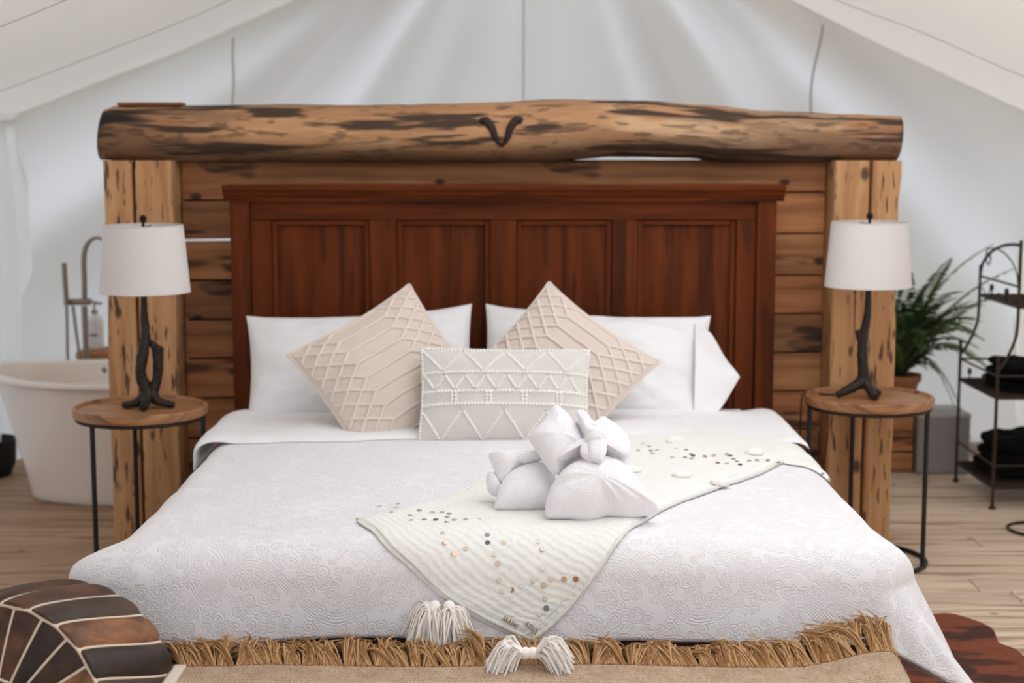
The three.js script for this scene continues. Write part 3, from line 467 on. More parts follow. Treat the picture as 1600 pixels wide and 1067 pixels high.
// ---------------------------------------------------------------- throw with sequins, tassels and pompoms
const strands = (n, root, dir, len, spread, r, droop) => { const o = []; for (let i = 0; i < n; i++) { const d = dir.clone().add(V(rnd(-1, 1), rnd(-1, 1), rnd(-1, 1)).multiplyScalar(spread)).normalize(), L = len * rnd(0.85, 1.08), j = V(rnd(-1, 1), rnd(-1, 1), rnd(-1, 1)).multiplyScalar(0.006); const a = root.clone().add(j), m = a.clone().addScaledVector(d, L * 0.5).add(V(0, droop * 0.02, 0)).add(j), e = a.clone().addScaledVector(d, L).add(V(rnd(-1, 1) * 0.004, -droop * 0.03, rnd(-1, 1) * 0.004)); o.push(tube([a, m, e], [r, r * 1.1, r * 0.6], 5, 4)); } return o; };
{
  const th = thing('throw', 'cream textured throw laid slantwise over the foot of the bed, sewn with sequins and tassels', 'throw');
  const A = onBed(557, 817), C = onBed(1296, 752), B = [onBed(826, 1000)[0], LEN + 0.292];
  const path = (list) => { const c = new THREE.CatmullRomCurve3(list.map(([a, b]) => V(a, b, 0)), false, 'centripetal'); return (k) => { const p = c.getPointAt(clamp(k)); return [p.x, p.y]; }; };
  const E = path([A, ...[[600, 853], [642, 889], [692, 933], [742, 964], [790, 988]].map((p) => onBed(...p)), B]), G = path([B, ...[[868, 972], [904, 932], [932, 897], [965, 852], [1000, 822], [1040, 798], [1100, 774], [1180, 746], [1262, 737]].map((p) => onBed(...p)), C]);
  const st = (u, v) => { const k = 1 - (1 - u) * (1 + 0.16 * v), e = k < 0 ? [A[0] + (A[0] - E(0.2)[0]) * -k * 5 * 0.9, A[1] + (A[1] - E(0.2)[1]) * -k * 5 * 0.9] : E(k), g = G(v); const f = ss(0, 0.35, v), l = [lerp(A[0], B[0], k), lerp(A[1], B[1], k)]; return [lerp(e[0], l[0], f) + g[0] - B[0], lerp(e[1], l[1], f) + g[1] - B[1]]; };
  const offT = (u, v) => { const e = Math.min(u, 1 - u, v * 2, (1 - v) * 2); return 0.006 + 0.009 * Math.sqrt(clamp(e / 0.03)) + 0.003 * noise(u * 14, v * 20) * clamp(e / 0.05) + 0.004 * noise(u * 4, v * 5); };
  part('blanket', shell(90, 170, (u, v) => drape(...st(u, v), offT(u, v)), (u, v) => drape(...st(u, v), 0.003), (u, v) => [u * 0.64, v * 1.3]), M.throwKnit, th);
  const hemTube = (f, n) => { const p = []; for (let i = 0; i <= n; i++) { const [u, v] = f(i / n); p.push(drape(...st(u, v), 0.008)); } return tube(p, 0.0055, n * 3, 8, false, 0.2); };
  part('hem', hemTube((k) => [k, 0.006], 40), M.throwKnit, th); part('hem', hemTube((k) => [0.994, k], 40), M.throwKnit, th); part('hem', hemTube((k) => [0.955, k], 40), M.throwKnit, th); part('hem', hemTube((k) => [0.006, k], 40), M.throwKnit, th);
  // sequins
  const disc = lathe([[0, -0.0006], [0.0062, -0.0006], [0.0068, 0], [0.0062, 0.0007], [0.003, 0.0004], [0, 0.0003]], 16);
  const F1 = [[593, 805], [622, 801], [619, 807], [611, 815], [641, 819], [642, 827], [655, 811], [663, 826], [676, 814], [681, 826], [691, 814], [702, 816], [699, 821], [698, 830], [710, 826], [728, 825], [747, 826], [765, 825], [763, 834], [693, 845], [695, 859], [728, 866], [710, 873], [762, 848], [762, 858], [787, 857], [804, 855], [824, 852], [841, 857], [773, 873], [848, 867], [778, 886], [780, 909], [848, 892], [784, 926], [799, 924], [815, 917], [833, 909], [849, 916], [861, 907], [881, 907], [899, 907], [851, 937], [853, 952], [842, 961]];
  const F2 = [[997, 716], [1005, 704], [1014, 709], [1017, 716], [1020, 720], [1026, 715], [1050, 727], [1055, 713], [1070, 727], [1072, 715], [1080, 722], [1083, 724], [1080, 728], [1101, 725], [1115, 723], [1121, 735], [1136, 722], [1141, 724], [1146, 729], [1151, 733], [1156, 738], [1170, 732], [1182, 731], [1199, 731], [1216, 735], [1135, 736]];
  reseed(21);
  for (const [px, py] of [...F1, ...F2]) {
    const [s, t] = onBed(px, py - 4), p = drape(s, t, 0.0165), e = 0.01, n = drape(s + e, t).sub(drape(s - e, t)).cross(drape(s, t - e).sub(drape(s, t + e))).normalize().add(V(rnd(-0.16, 0.16), rnd(-0.16, 0.16), rnd(-0.16, 0.16))).normalize();
    const m = part('sequin', disc, M.sequins[[0, 3, 0, 3, 1, 0, 2, 3, 1, 4][Math.floor(rnd(10))]], th); m.position.copy(p); m.quaternion.setFromUnitVectors(V(0, 1, 0), n);
  }
  // tassels on the near edge and corner
  reseed(31);
  const edge = (px, py) => drape(...onBed(px, py), 0.02);
  const tassel = (bead, dir, len, n, spread, beadR) => { const g = new THREE.Group(); g.name = 'tassel'; th.add(g); const b = new THREE.SphereGeometry(beadR, 20, 14), q = b.attributes.position; for (let i = 0; i < q.count; i++) { const k = 1 + 0.05 * noise(q.getX(i) * 700, q.getY(i) * 500 + q.getZ(i) * 300); q.setXYZ(i, q.getX(i) * k, q.getY(i) * k, q.getZ(i) * k); } b.computeVertexNormals(); part('bead', b.translate(bead.x, bead.y, bead.z), M.yarnWhite, g); part('skirt', merge(strands(n, bead.clone().addScaledVector(dir, beadR * 0.7), dir, len, spread, 0.0027, 1)), M.yarnWhite, g, 'loose wool strands', 'stuff'); };
  const e1 = edge(681, 943), e2 = edge(703, 943); tassel(e1.clone().add(V(0, 0, 0.008)), V(-0.4, -1, 0.3).normalize(), 0.08, 260, 0.6, 0.0135); tassel(e2.clone().add(V(0, 0, 0.010)), V(0.2, -1, 0.3).normalize(), 0.08, 260, 0.55, 0.0135);
  const e3 = at(824, 1018, 3.30); tassel(e3.clone().add(V(-0.004, -0.004, 0)), V(-1, -0.32, 0.12).normalize(), 0.074, 260, 0.5, 0.014); tassel(e3.clone().add(V(0.012, -0.004, 0)), V(1, -0.18, 0.12).normalize(), 0.074, 260, 0.45, 0.014);
  // pompoms
  for (const [px, py] of [[1055, 692], [1064, 746], [1126, 757], [1178, 710], [988, 738]]) {
    const p = drape(...onBed(px, py + 6), 0.018), g = new THREE.SphereGeometry(0.027, 28, 18), q = g.attributes.position; for (let i = 0; i < q.count; i++) { const k = 1 + 0.16 * noise(q.getX(i) * 190 + px, q.getZ(i) * 190 + q.getY(i) * 160); q.setXYZ(i, q.getX(i) * k, q.getY(i) * k * 0.5, q.getZ(i) * k * 0.9); } g.computeVertexNormals(); part('pompom', g.translate(p.x, p.y, p.z), M.yarnWhite, th, 'round wool pompom');
  }
  // small stamped words along the corner
  const font = await new FontLoader().loadAsync('fonts/droid/droid_serif_bold.typeface.json');
  const word = (str, a, b) => { const [sa, ta] = onBed(...a), [sb, tb] = onBed(...b), L = Math.hypot(sb - sa, tb - ta), tg = new TextGeometry(str, { font, size: 0.0125, depth: 0.0008, curveSegments: 2 }); tg.computeBoundingBox(); const w = tg.boundingBox.max.x, q = tg.attributes.position, ux = [(sb - sa) / L, (tb - ta) / L], uy = [ux[1], -ux[0]]; for (let i = 0; i < q.count; i++) { const x = q.getX(i) / w * L, y = q.getY(i), z = q.getZ(i), p = drape(sa + ux[0] * x + uy[0] * y, ta + ux[1] * x + uy[1] * y, 0.0185 + z); q.setXYZ(i, p.x, p.y, p.z); } tg.computeVertexNormals(); part('lettering', tg, M.ink, th, 'small stamped brown lettering'); };
  word('MADE', [784, 967], [806, 981]); word('AIDA', [817, 974], [836, 990]);
}

// ---------------------------------------------------------------- two rolled waffle robes
// a soft lobe from an outline drawn on a leaning plane, inflated both ways
function lobe(outline, centre, O, n, thick, off = 0, back = 0.6, sd = 0) {
  const P = outline.map(([x, y]) => atPlane(x, y, O, n)), c = atPlane(...centre, O, n), curve = new THREE.CatmullRomCurve3(P, true, 'catmullrom', 0.35), NA = 96, NR = 18, ex = V(1, 0, 0), ey = n.clone().cross(ex).normalize().multiplyScalar(-1);
  const pos = [], uv = [], idx = []; const ring = curve.getPoints(NA);
  for (const k of [1, -1]) for (let r = 0; r <= NR; r++) for (let i = 0; i < NA; i++) { const f = r / NR, p = c.clone().lerp(ring[i], f), a = i / NA * 6.283, prof = Math.pow(Math.max(0, 1 - f ** 2.6), 0.62), crease = 0.16 * noise(Math.cos(a) * 2.4 + sd * 3.1, Math.sin(a) * 2.4 + k) * f * f * (1 - f) * 6 + 0.10 * noise(p.x * 16 + sd, p.y * 16 + sd); p.addScaledVector(n, (k > 0 ? thick : -thick * back) * prof * (1 + crease) + off + k * 0.004); pos.push(p.x, p.y, p.z); const w = c.clone().lerp(ring[i], f).sub(c); uv.push(w.dot(ex), w.dot(ey)); }
  const S = (NR + 1) * NA; for (const k of [0, 1]) for (let r = 0; r < NR; r++) for (let i = 0; i < NA; i++) { const j = (i + 1) % NA, a = k * S + r * NA + i, b = k * S + r * NA + j, c2 = k * S + (r + 1) * NA + j, d = k * S + (r + 1) * NA + i; k ? idx.push(a, b, c2, a, c2, d) : idx.push(a, c2, b, a, d, c2); }
  for (let i = 0; i < NA; i++) { const j = (i + 1) % NA, a = NR * NA + i, b = NR * NA + j; idx.push(a, S + b, b, a, S + a, S + b); }
  const g = new THREE.BufferGeometry(); g.setAttribute('position', new THREE.Float32BufferAttribute(pos, 3)); g.setAttribute('uv', new THREE.Float32BufferAttribute(uv, 2)); g.setIndex(idx); g.computeVertexNormals(); return g;
}
{
  const n = V(0, 0.66, 0.75).normalize();
  const r2 = thing('robe', 'smaller rolled white waffle bathrobe behind and left of the other', 'robe'), O2 = atY(815, 797, 0.592);
  const mk = (r, O, nn, list) => list.forEach(([name, out, c, th, off, back, sd]) => part(name, lobe(out, c, O, nn, th, off, back, sd), M.waffle, r));
  mk(r2, O2, n, [
    ['skirt', [[774, 798], [777, 775], [786, 755], [806, 738], [836, 728], [862, 735], [872, 765], [868, 795], [845, 797], [815, 799]], [822, 768], 0.05, 0.01, 0.7, 1],
    ['collar', [[764, 713], [782, 711], [812, 709], [840, 707], [852, 718], [838, 732], [808, 739], [790, 756], [779, 752], [771, 732]], [805, 725], 0.04, 0.004, 0.9, 2],
    ['sleeve', [[760, 737], [772, 735], [782, 750], [788, 768], [774, 767], [761, 758]], [773, 752], 0.03, -0.02, 1, 3],
    ['belt', [[808, 732], [826, 722], [848, 717], [856, 726], [842, 730], [822, 736]], [832, 727], 0.018, 0.045, 1, 4],
  ]);
  const r1 = thing('robe', 'large rolled white waffle bathrobe tied with a knotted belt, lying on the throw', 'robe'), O1 = atY(945, 815, 0.592);
  mk(r1, O1, n, [
    ['skirt', [[856, 813], [852, 795], [860, 768], [877, 744], [905, 727], [935, 721], [965, 727], [985, 741], [1002, 766], [1019, 790], [1029, 803], [1010, 808], [978, 814], [950, 810], [922, 818], [890, 814]], [932, 770], 0.075, 0.015, 0.7, 5],
    ['collar', [[827, 688], [846, 664], [863, 641], [871, 639], [889, 654], [905, 676], [918, 702], [914, 716], [890, 727], [873, 744], [861, 740], [848, 722], [837, 705]], [874, 694], 0.045, 0.01, 0.9, 6],
    ['lapel', [[899, 663], [914, 661], [927, 668], [941, 659], [960, 671], [979, 688], [985, 706], [979, 732], [963, 736], [940, 722], [917, 708], [906, 685]], [944, 700], 0.04, 0.02, 0.9, 7],
    ['lapel', [[899, 662], [910, 661], [921, 672], [925, 690], [921, 702], [914, 698], [905, 680]], [913, 682], 0.012, 0.058, 1, 8],
    ['belt', [[870, 738], [880, 723], [900, 711], [922, 705], [950, 707], [972, 716], [982, 728], [976, 735], [955, 725], [930, 720], [905, 722], [886, 732]], [926, 713], 0.022, 0.062, 1, 9],
    ['belt_knot', [[913, 702], [928, 698], [941, 703], [946, 714], [940, 724], [925, 727], [913, 720]], [929, 712], 0.022, 0.088, 1, 10],
    ['belt_tail', [[919, 712], [937, 706], [945, 722], [944, 738], [936, 752], [920, 747], [916, 730]], [931, 730], 0.012, 0.094, 1, 11],
    ['belt_tail', [[906, 722], [920, 716], [922, 735], [931, 749], [915, 745], [905, 736]], [915, 732], 0.010, 0.084, 1, 12],
  ]);
}

// ---------------------------------------------------------------- bench with the jute runner
{
  const be = thing('bench', 'low dark wooden bench at the foot of the bed under the jute runner', 'bench'), H = 0.335;
  const x0 = -0.63, x1 = 0.83, d0 = 2.9, d1 = 3.31;
  part('seat', cbox(x1 - x0, 0.05, d1 - d0, 0.006, 0).translate((x0 + x1) / 2, H - 0.025, -(d0 + d1) / 2), M.darkWood, be); for (const x of [x0 + 0.05, x1 - 0.05]) for (const d of [d0 + 0.05, d1 - 0.05]) part('leg', cbox(0.06, H - 0.05, 0.06, 0.005, 1).translate(x, (H - 0.05) / 2, -d), M.darkWood, be);
  const ru = thing('jute_runner', 'woven natural jute runner with a shaggy fringe, spread over the low bench', 'runner');
  const lift = (x, d) => 0.034 * ss(0.62, 0.84, x) * ss(3.08, 3.3, d) + 0.003 * noise(x * 6, d * 6), X0 = -0.744, X1 = 0.865, dn = 2.88, df = 3.315;
  const rf = (u, v) => { const d = lerp(dn, df, v) + 0.006 * v * Math.sin(u * 15), s = lerp(lerp(-0.635, X0, ss(3.08, 3.17, d)), X1 + 0.16, u); let x = s, y = H + 0.014 + lift(s, d); if (s > X1 - 0.03) { const e = s - (X1 - 0.03), R = 0.03, a = Math.min(e / R, 1.45); x = X1 - 0.03 + R * Math.sin(a) + 0.1 * Math.max(0, e - R * 1.45); y -= R * (1 - Math.cos(a)) + Math.max(0, e - R * 1.45); } return V(x, y, -d); };
  part('weave', shell(150, 40, rf, (u, v) => rf(u, v).add(V(u > 0.9 ? -0.007 : 0, -0.009, 0)), (u, v) => [u * 1.8, v * 0.47]), M.jute, ru);
  const bf = (u, v) => { const p = rf(0, v), w = lerp(-0.012, 0.016, u); return V(p.x + w, p.y + 0.004, p.z); }; part('binding', shell(4, 30, bf, (u, v) => bf(u, v).add(V(0, -0.016, 0)), (u, v) => [u * 0.03, v * 0.47]), M.binding, ru, 'pale sewn binding');
  reseed(61); const fr = [];
  for (let x = X0 + 0.01; x < X1 + 0.02; x += 0.0135) {
    const u = (x - X0) / (X1 + 0.16 - X0), base = rf(clamp(u), 1), lean = rnd(-0.9, 0.6) - 0.2, up = rnd() < 0.07 ? rnd(0.5, 0.9) : rnd(0.1, 0.42), right = ss(0.5, 0.85, x), L = rnd(0.08, 0.115) * (1 + 0.15 * right);
    for (let k = 0; k < 26; k++) { const j = () => rnd(-0.005, 0.005), a = base.clone().add(V(j(), j() * 0.7 - 0.002, 0.004)), dir = V(lean + rnd(-0.3, 0.3), up + rnd(-0.16, 0.2) + 0.3 * right, -1).normalize(), m = a.clone().addScaledVector(dir, L * 0.5).add(V(j() * 1.6, 0.016 + j() * 1.5, j())), e = a.clone().addScaledVector(dir, L * rnd(0.7, 1.1)).add(V(j() * 4 + lean * 0.02, -0.014 + j() * 2, j() * 2)); e.z = Math.max(e.z, -3.425); m.z = Math.max(m.z, -3.40); fr.push(tube([a, m, e], [0.0017, 0.0019, 0.0009], 6, 4)); }
  }
  for (let d = dn + 0.02; d < df; d += 0.0135) for (let k = 0; k < 8; k++) { const base = rf(1, (d - dn) / (df - dn)), a = base.add(V(rnd(-0.004, 0.004), 0, rnd(-0.006, 0.006))), m = a.clone().add(V(rnd(0, 0.015), -0.03, rnd(-0.01, 0.01))), e = a.clone().add(V(rnd(-0.01, 0.02), -rnd(0.05, 0.075), rnd(-0.015, 0.015))); fr.push(tube([a, m, e], [0.0022, 0.0026, 0.0012], 5, 4)); }
  part('fringe', merge(fr.filter((_, i) => i % 5 < 3)), M.juteFringe, ru, 'shaggy twisted jute fringe', 'stuff'); part('fringe', merge(fr.filter((_, i) => i % 5 > 2)), M.juteFringePale, ru, 'paler strands in the jute fringe', 'stuff');
}

// ---------------------------------------------------------------- round side tables and driftwood lamps
{
  const R = 0.228, TH = 0.613;
  const table = (label, pos, legs) => {
    const t = thing('side_table', label, 'table', 'round tray side tables', [pos.x, 0, pos.z]);
    const top = lathe([[0, TH - 0.035], [R - 0.006, TH - 0.035], [R, TH - 0.03], [R + 0.001, TH - 0.004], [R - 0.003, TH], [R - 0.012, TH], [R - 0.015, TH - 0.003], [R - 0.017, TH - 0.010], [0, TH - 0.011]], 72).toNonIndexed();
    const p = top.attributes.position, uv = new Float32Array(p.count * 2); for (let i = 0; i < p.count; i++) { uv[i * 2] = p.getX(i) + p.getY(i) * 0.3; uv[i * 2 + 1] = p.getZ(i) + p.getY(i); } top.setAttribute('uv', new THREE.BufferAttribute(uv, 2));
    part('tray_top', top, M.acacia, t); const rg = new THREE.TorusGeometry(R - 0.012, 0.0085, 10, 72).rotateX(Math.PI / 2).translate(0, 0.0085, 0); part('floor_ring', rg, M.black, t); const r2 = new THREE.TorusGeometry(R - 0.012, 0.006, 10, 72).rotateX(Math.PI / 2).translate(0, TH - 0.041, 0); part('upper_ring', r2, M.black, t);
    for (const a of legs) { const x = (R - 0.012) * Math.cos(a), z = (R - 0.012) * Math.sin(a); part('leg', rod(V(x, 0.008, z), V(x, TH - 0.036, z), 0.0085), M.black, t); }
    return t;
  };
  const cl = at(219.5, 626, 5.24), cr = at(1358, 619, 5.46), deg = Math.PI / 180;
  table('round wooden tray table on three thin black legs, left of the bed beside the bathtub', cl, [124 * deg, -110 * deg, 2 * deg]); table('round wooden tray table on three thin black legs, right of the bed near the fern', cr, [34 * deg, 176 * deg, -92 * deg]);

  const lamp = (label, pos, kind, sx) => {
    const t = thing('table_lamp', label, 'lamp', 'driftwood lamps with white drum shades', [pos.x, TH - 0.011, pos.z]); const br = (pts, r, s = 28) => tube(pts.map((p) => V(...p)), r, s, 12, false, 0.22); let g = [];
    if (kind === 0) g = [br([[0, 0.055, 0], [-0.022, 0.12, 0.01], [-0.012, 0.19, 0.012], [-0.004, 0.25, 0], [-0.006, 0.33, 0], [-0.004, 0.42, 0]], [0.022, 0.019, 0.02, 0.017, 0.012, 0.010]), br([[0.012, 0.045, 0], [0.03, 0.10, -0.004], [0.038, 0.16, 0.004], [0.034, 0.2, 0.004], [0.02, 0.225, 0], [0.0, 0.24, 0]], [0.02, 0.017, 0.018, 0.017, 0.012, 0.006]), br([[0.034, 0.17, 0.004], [0.042, 0.2, 0.01], [0.05, 0.215, 0.012]], [0.015, 0.014, 0.012], 8), br([[-0.016, 0.145, 0.012], [-0.034, 0.155, 0.018]], [0.012, 0.01], 6), br([[0, 0.07, 0], [-0.02, 0.035, 0.01], [-0.05, 0.018, 0.016], [-0.085, 0.014, 0.02]], [0.022, 0.018, 0.014, 0.011], 18), br([[0.01, 0.06, 0], [0.03, 0.03, 0.01], [0.06, 0.018, 0.012], [0.092, 0.014, 0.012]], [0.02, 0.017, 0.013, 0.011], 18), br([[0, 0.065, 0], [0.0, 0.035, 0.03], [0.002, 0.018, 0.06], [0.0, 0.014, 0.085]], [0.02, 0.017, 0.014, 0.012], 18), br([[0, 0.05, 0], [0.01, 0.025, -0.03], [0.02, 0.014, -0.06]], [0.018, 0.014, 0.011], 12)];
    else g = [br([[0, 0.05, 0], [-0.008, 0.10, 0.004], [-0.014, 0.17, 0.006], [-0.010, 0.235, 0], [0.002, 0.30, 0], [0.002, 0.42, 0]], [0.024, 0.02, 0.018, 0.017, 0.013, 0.010]), br([[-0.012, 0.195, 0.006], [-0.026, 0.225, 0.01], [-0.034, 0.245, 0.012]], [0.016, 0.013, 0.012], 10), br([[0, 0.07, 0], [-0.03, 0.05, 0.012], [-0.065, 0.032, 0.02], [-0.105, 0.013, 0.024]], [0.024, 0.02, 0.016, 0.011], 20), br([[0, 0.065, 0], [0.012, 0.035, 0.03], [0.018, 0.018, 0.055], [0.02, 0.013, 0.075]], [0.022, 0.018, 0.015, 0.012], 18), br([[0, 0.055, 0], [0.02, 0.03, -0.01], [0.045, 0.016, -0.02], [0.06, 0.012, -0.03]], [0.02, 0.016, 0.013, 0.01], 16)];
    part('driftwood_stem', merge(g), M.bronze, t); const y0 = 0.404, y1 = 0.63, r0 = 0.153, r1 = 0.134;
    part('shade', lathe([[r0, y0], [r1, y1], [r1 - 0.0025, y1], [r0 - 0.0025, y0], [r0, y0]], 72), M.shade, t); const rim = (r, y) => part('shade_rim', new THREE.TorusGeometry(r, 0.0022, 8, 72).rotateX(Math.PI / 2).translate(0, y, 0), M.shade, t); rim(r0 - 0.001, y0); rim(r1 - 0.001, y1);
    const sp = []; for (let k = 0; k < 3; k++) { const a = k * 2.094 + 0.5; sp.push(rod(V(0, y1 - 0.006, 0), V((r1 - 0.003) * Math.cos(a), y1 - 0.006, (r1 - 0.003) * Math.sin(a)), 0.0016, 6)); } part('spider', merge(sp), M.black, t);
    part('harp', tube([V(0, 0.42, 0), V(-0.045, 0.47, 0), V(-0.045, 0.57, 0), V(0, y1 - 0.004, 0), V(0.045, 0.57, 0), V(0.045, 0.47, 0), V(0, 0.42, 0)], 0.0015, 40, 6), M.black, t);
    part('finial', lathe([[0, y1 - 0.006], [0.005, y1 - 0.004], [0.0045, y1 + 0.008], [0.008, y1 + 0.012], [0.0125, y1 + 0.02], [0.011, y1 + 0.03], [0.005, y1 + 0.036], [0, y1 + 0.037]], 20), M.bronze, t);
    part('bulb', lathe([[0, 0.43], [0.013, 0.43], [0.014, 0.455], [0.028, 0.49], [0.03, 0.51], [0.02, 0.53], [0, 0.536]], 20), M.bottle, t);
    return t;
  };
  const l1 = at(232, 626, 5.24), l2 = at(1351, 615, 5.46);
  lamp('driftwood lamp on the table beside the bathtub, its stem twined from two branches', V(l1.x, 0, -5.24), 0); lamp('driftwood lamp on the table near the fern, with a single bent stem', V(l2.x, 0, -5.46), 1);
  // flex of the right lamp, over the table edge
  const c = thing('lamp_cord', 'thin black lamp cord hanging off the left edge of the right side table', 'cord'); const tx = cr.x; part('cord', tube([V(l2.x - 0.06, TH - 0.006, -5.50), V(tx - 0.15, TH - 0.006, -5.50), V(tx - 0.2, TH + 0.002, -5.49), V(tx - 0.236, TH - 0.002, -5.47), V(tx - 0.243, TH - 0.06, -5.465), V(tx - 0.24, 0.35, -5.48), V(tx - 0.2, 0.1, -5.56), V(tx - 0.18, 0.005, -5.64)], 0.003, 60, 8), M.black, c);
}

// ---------------------------------------------------------------- leather pouf
{
  const ctr = at(66, 1109, 3.234), t = thing('pouf', 'round patchwork brown leather pouf with pale piping at the left foot of the bed', 'pouf'); t.position.copy(ctr); const ax = V(-0.35, 0.12, 1).normalize(); t.quaternion.setFromUnitVectors(V(0, 0, 1), ax);
  const RD = 0.250, RO = 0.266, N = 22, a0 = 84 * Math.PI / 180 + 0.0;     // disc and belly radius
  // profile: s from 0 (centre of the face) to 1 (edge of the face) to 2 (belly) to 3 (back edge)
  const prof = (s) => { if (s <= 1) return [RD * s, 0.135 + 0.035 * (1 - s * s)]; const k = (s - 1) / 2, a = k * Math.PI; return [RD + (RO - RD) * Math.sin(a) ** 0.75, 0.135 * Math.cos(a)]; };
  const puff = (s, f) => (s < 1 ? 0.006 : 0.012) * Math.sin(Math.PI * clamp(f)) ** 0.6 * (s < 1 ? ss(0.25, 0.6, s) * ss(1, 0.93, s) : ss(1, 1.15, s) * ss(3, 2.8, s));
  const pt = (s, ang, f) => { const [r, z] = prof(s), d = puff(s, f), q = s < 1 ? [0, 1] : [Math.sin((s - 1) / 2 * Math.PI), Math.cos((s - 1) / 2 * Math.PI)], sc = s > 0.8 && s < 1.25 ? 1 + 0.012 * Math.sin(Math.PI * f) : 1; return V((r * sc + d * q[0]) * Math.cos(ang), (r * sc + d * q[0]) * Math.sin(ang), z + d * q[1]); };
  const sectors = (s0, s1, shift, nm, cols) => { for (let k = 0; k < N; k++) { const A = a0 + (k + shift) / N * 6.2832, B = A + 6.2832 / N, twist = (s) => s > 1 ? -0.16 * ss(1.1, 2.6, s) : 0, g = surface(8, 16, (u, v) => { const s = lerp(s0, s1, v); return pt(s, lerp(A, B, u) + twist(s), u); }, (u, v) => [u * 0.15 + k * 0.37, v * 0.4 + k * 0.21]); part(nm, g, M.hides[cols[((k % cols.length) + cols.length) % cols.length]], t); part('piping', tube([...Array(13)].map((_, i) => { const s = lerp(s0, s1, i / 12); return pt(s, A + twist(s), 0); }), 0.0034, 24, 6), M.piping, t); } };
  sectors(0.42, 1, 0, 'face_panel', [1, 0, 3, 0, 1, 0, 4, 3, 1, 0, 3, 1, 0, 3, 1, 4, 0, 1, 2, 0, 3, 1]); sectors(1, 3, 0.5, 'side_panel', [1, 0, 2, 0, 1, 0, 4, 1, 0, 4, 3, 1, 0, 2, 0, 1, 4, 1, 0, 2, 4, 1]);
  part('centre_patch', surface(48, 8, (u, v) => pt(0.42 * v, u * 6.2832, 0), (u, v) => [v * Math.cos(u * 6.28) * 0.3, v * Math.sin(u * 6.28) * 0.3]), M.hides[3], t); const loop = (s, r) => part('piping', tube([...Array(88)].map((_, i) => pt(s, a0 + i / 88 * 6.2832, (i % 4) / 4)), r, 176, 6, true), M.piping, t); loop(0.42, 0.0034); loop(1, 0.0042); loop(2.98, 0.004);
  part('back_face', surface(48, 4, (u, v) => { const [r, z] = prof(3); return V(r * v * Math.cos(u * 6.2832), r * v * Math.sin(u * 6.2832), z); }, (u, v) => [u, v]), M.hides[0], t);
}

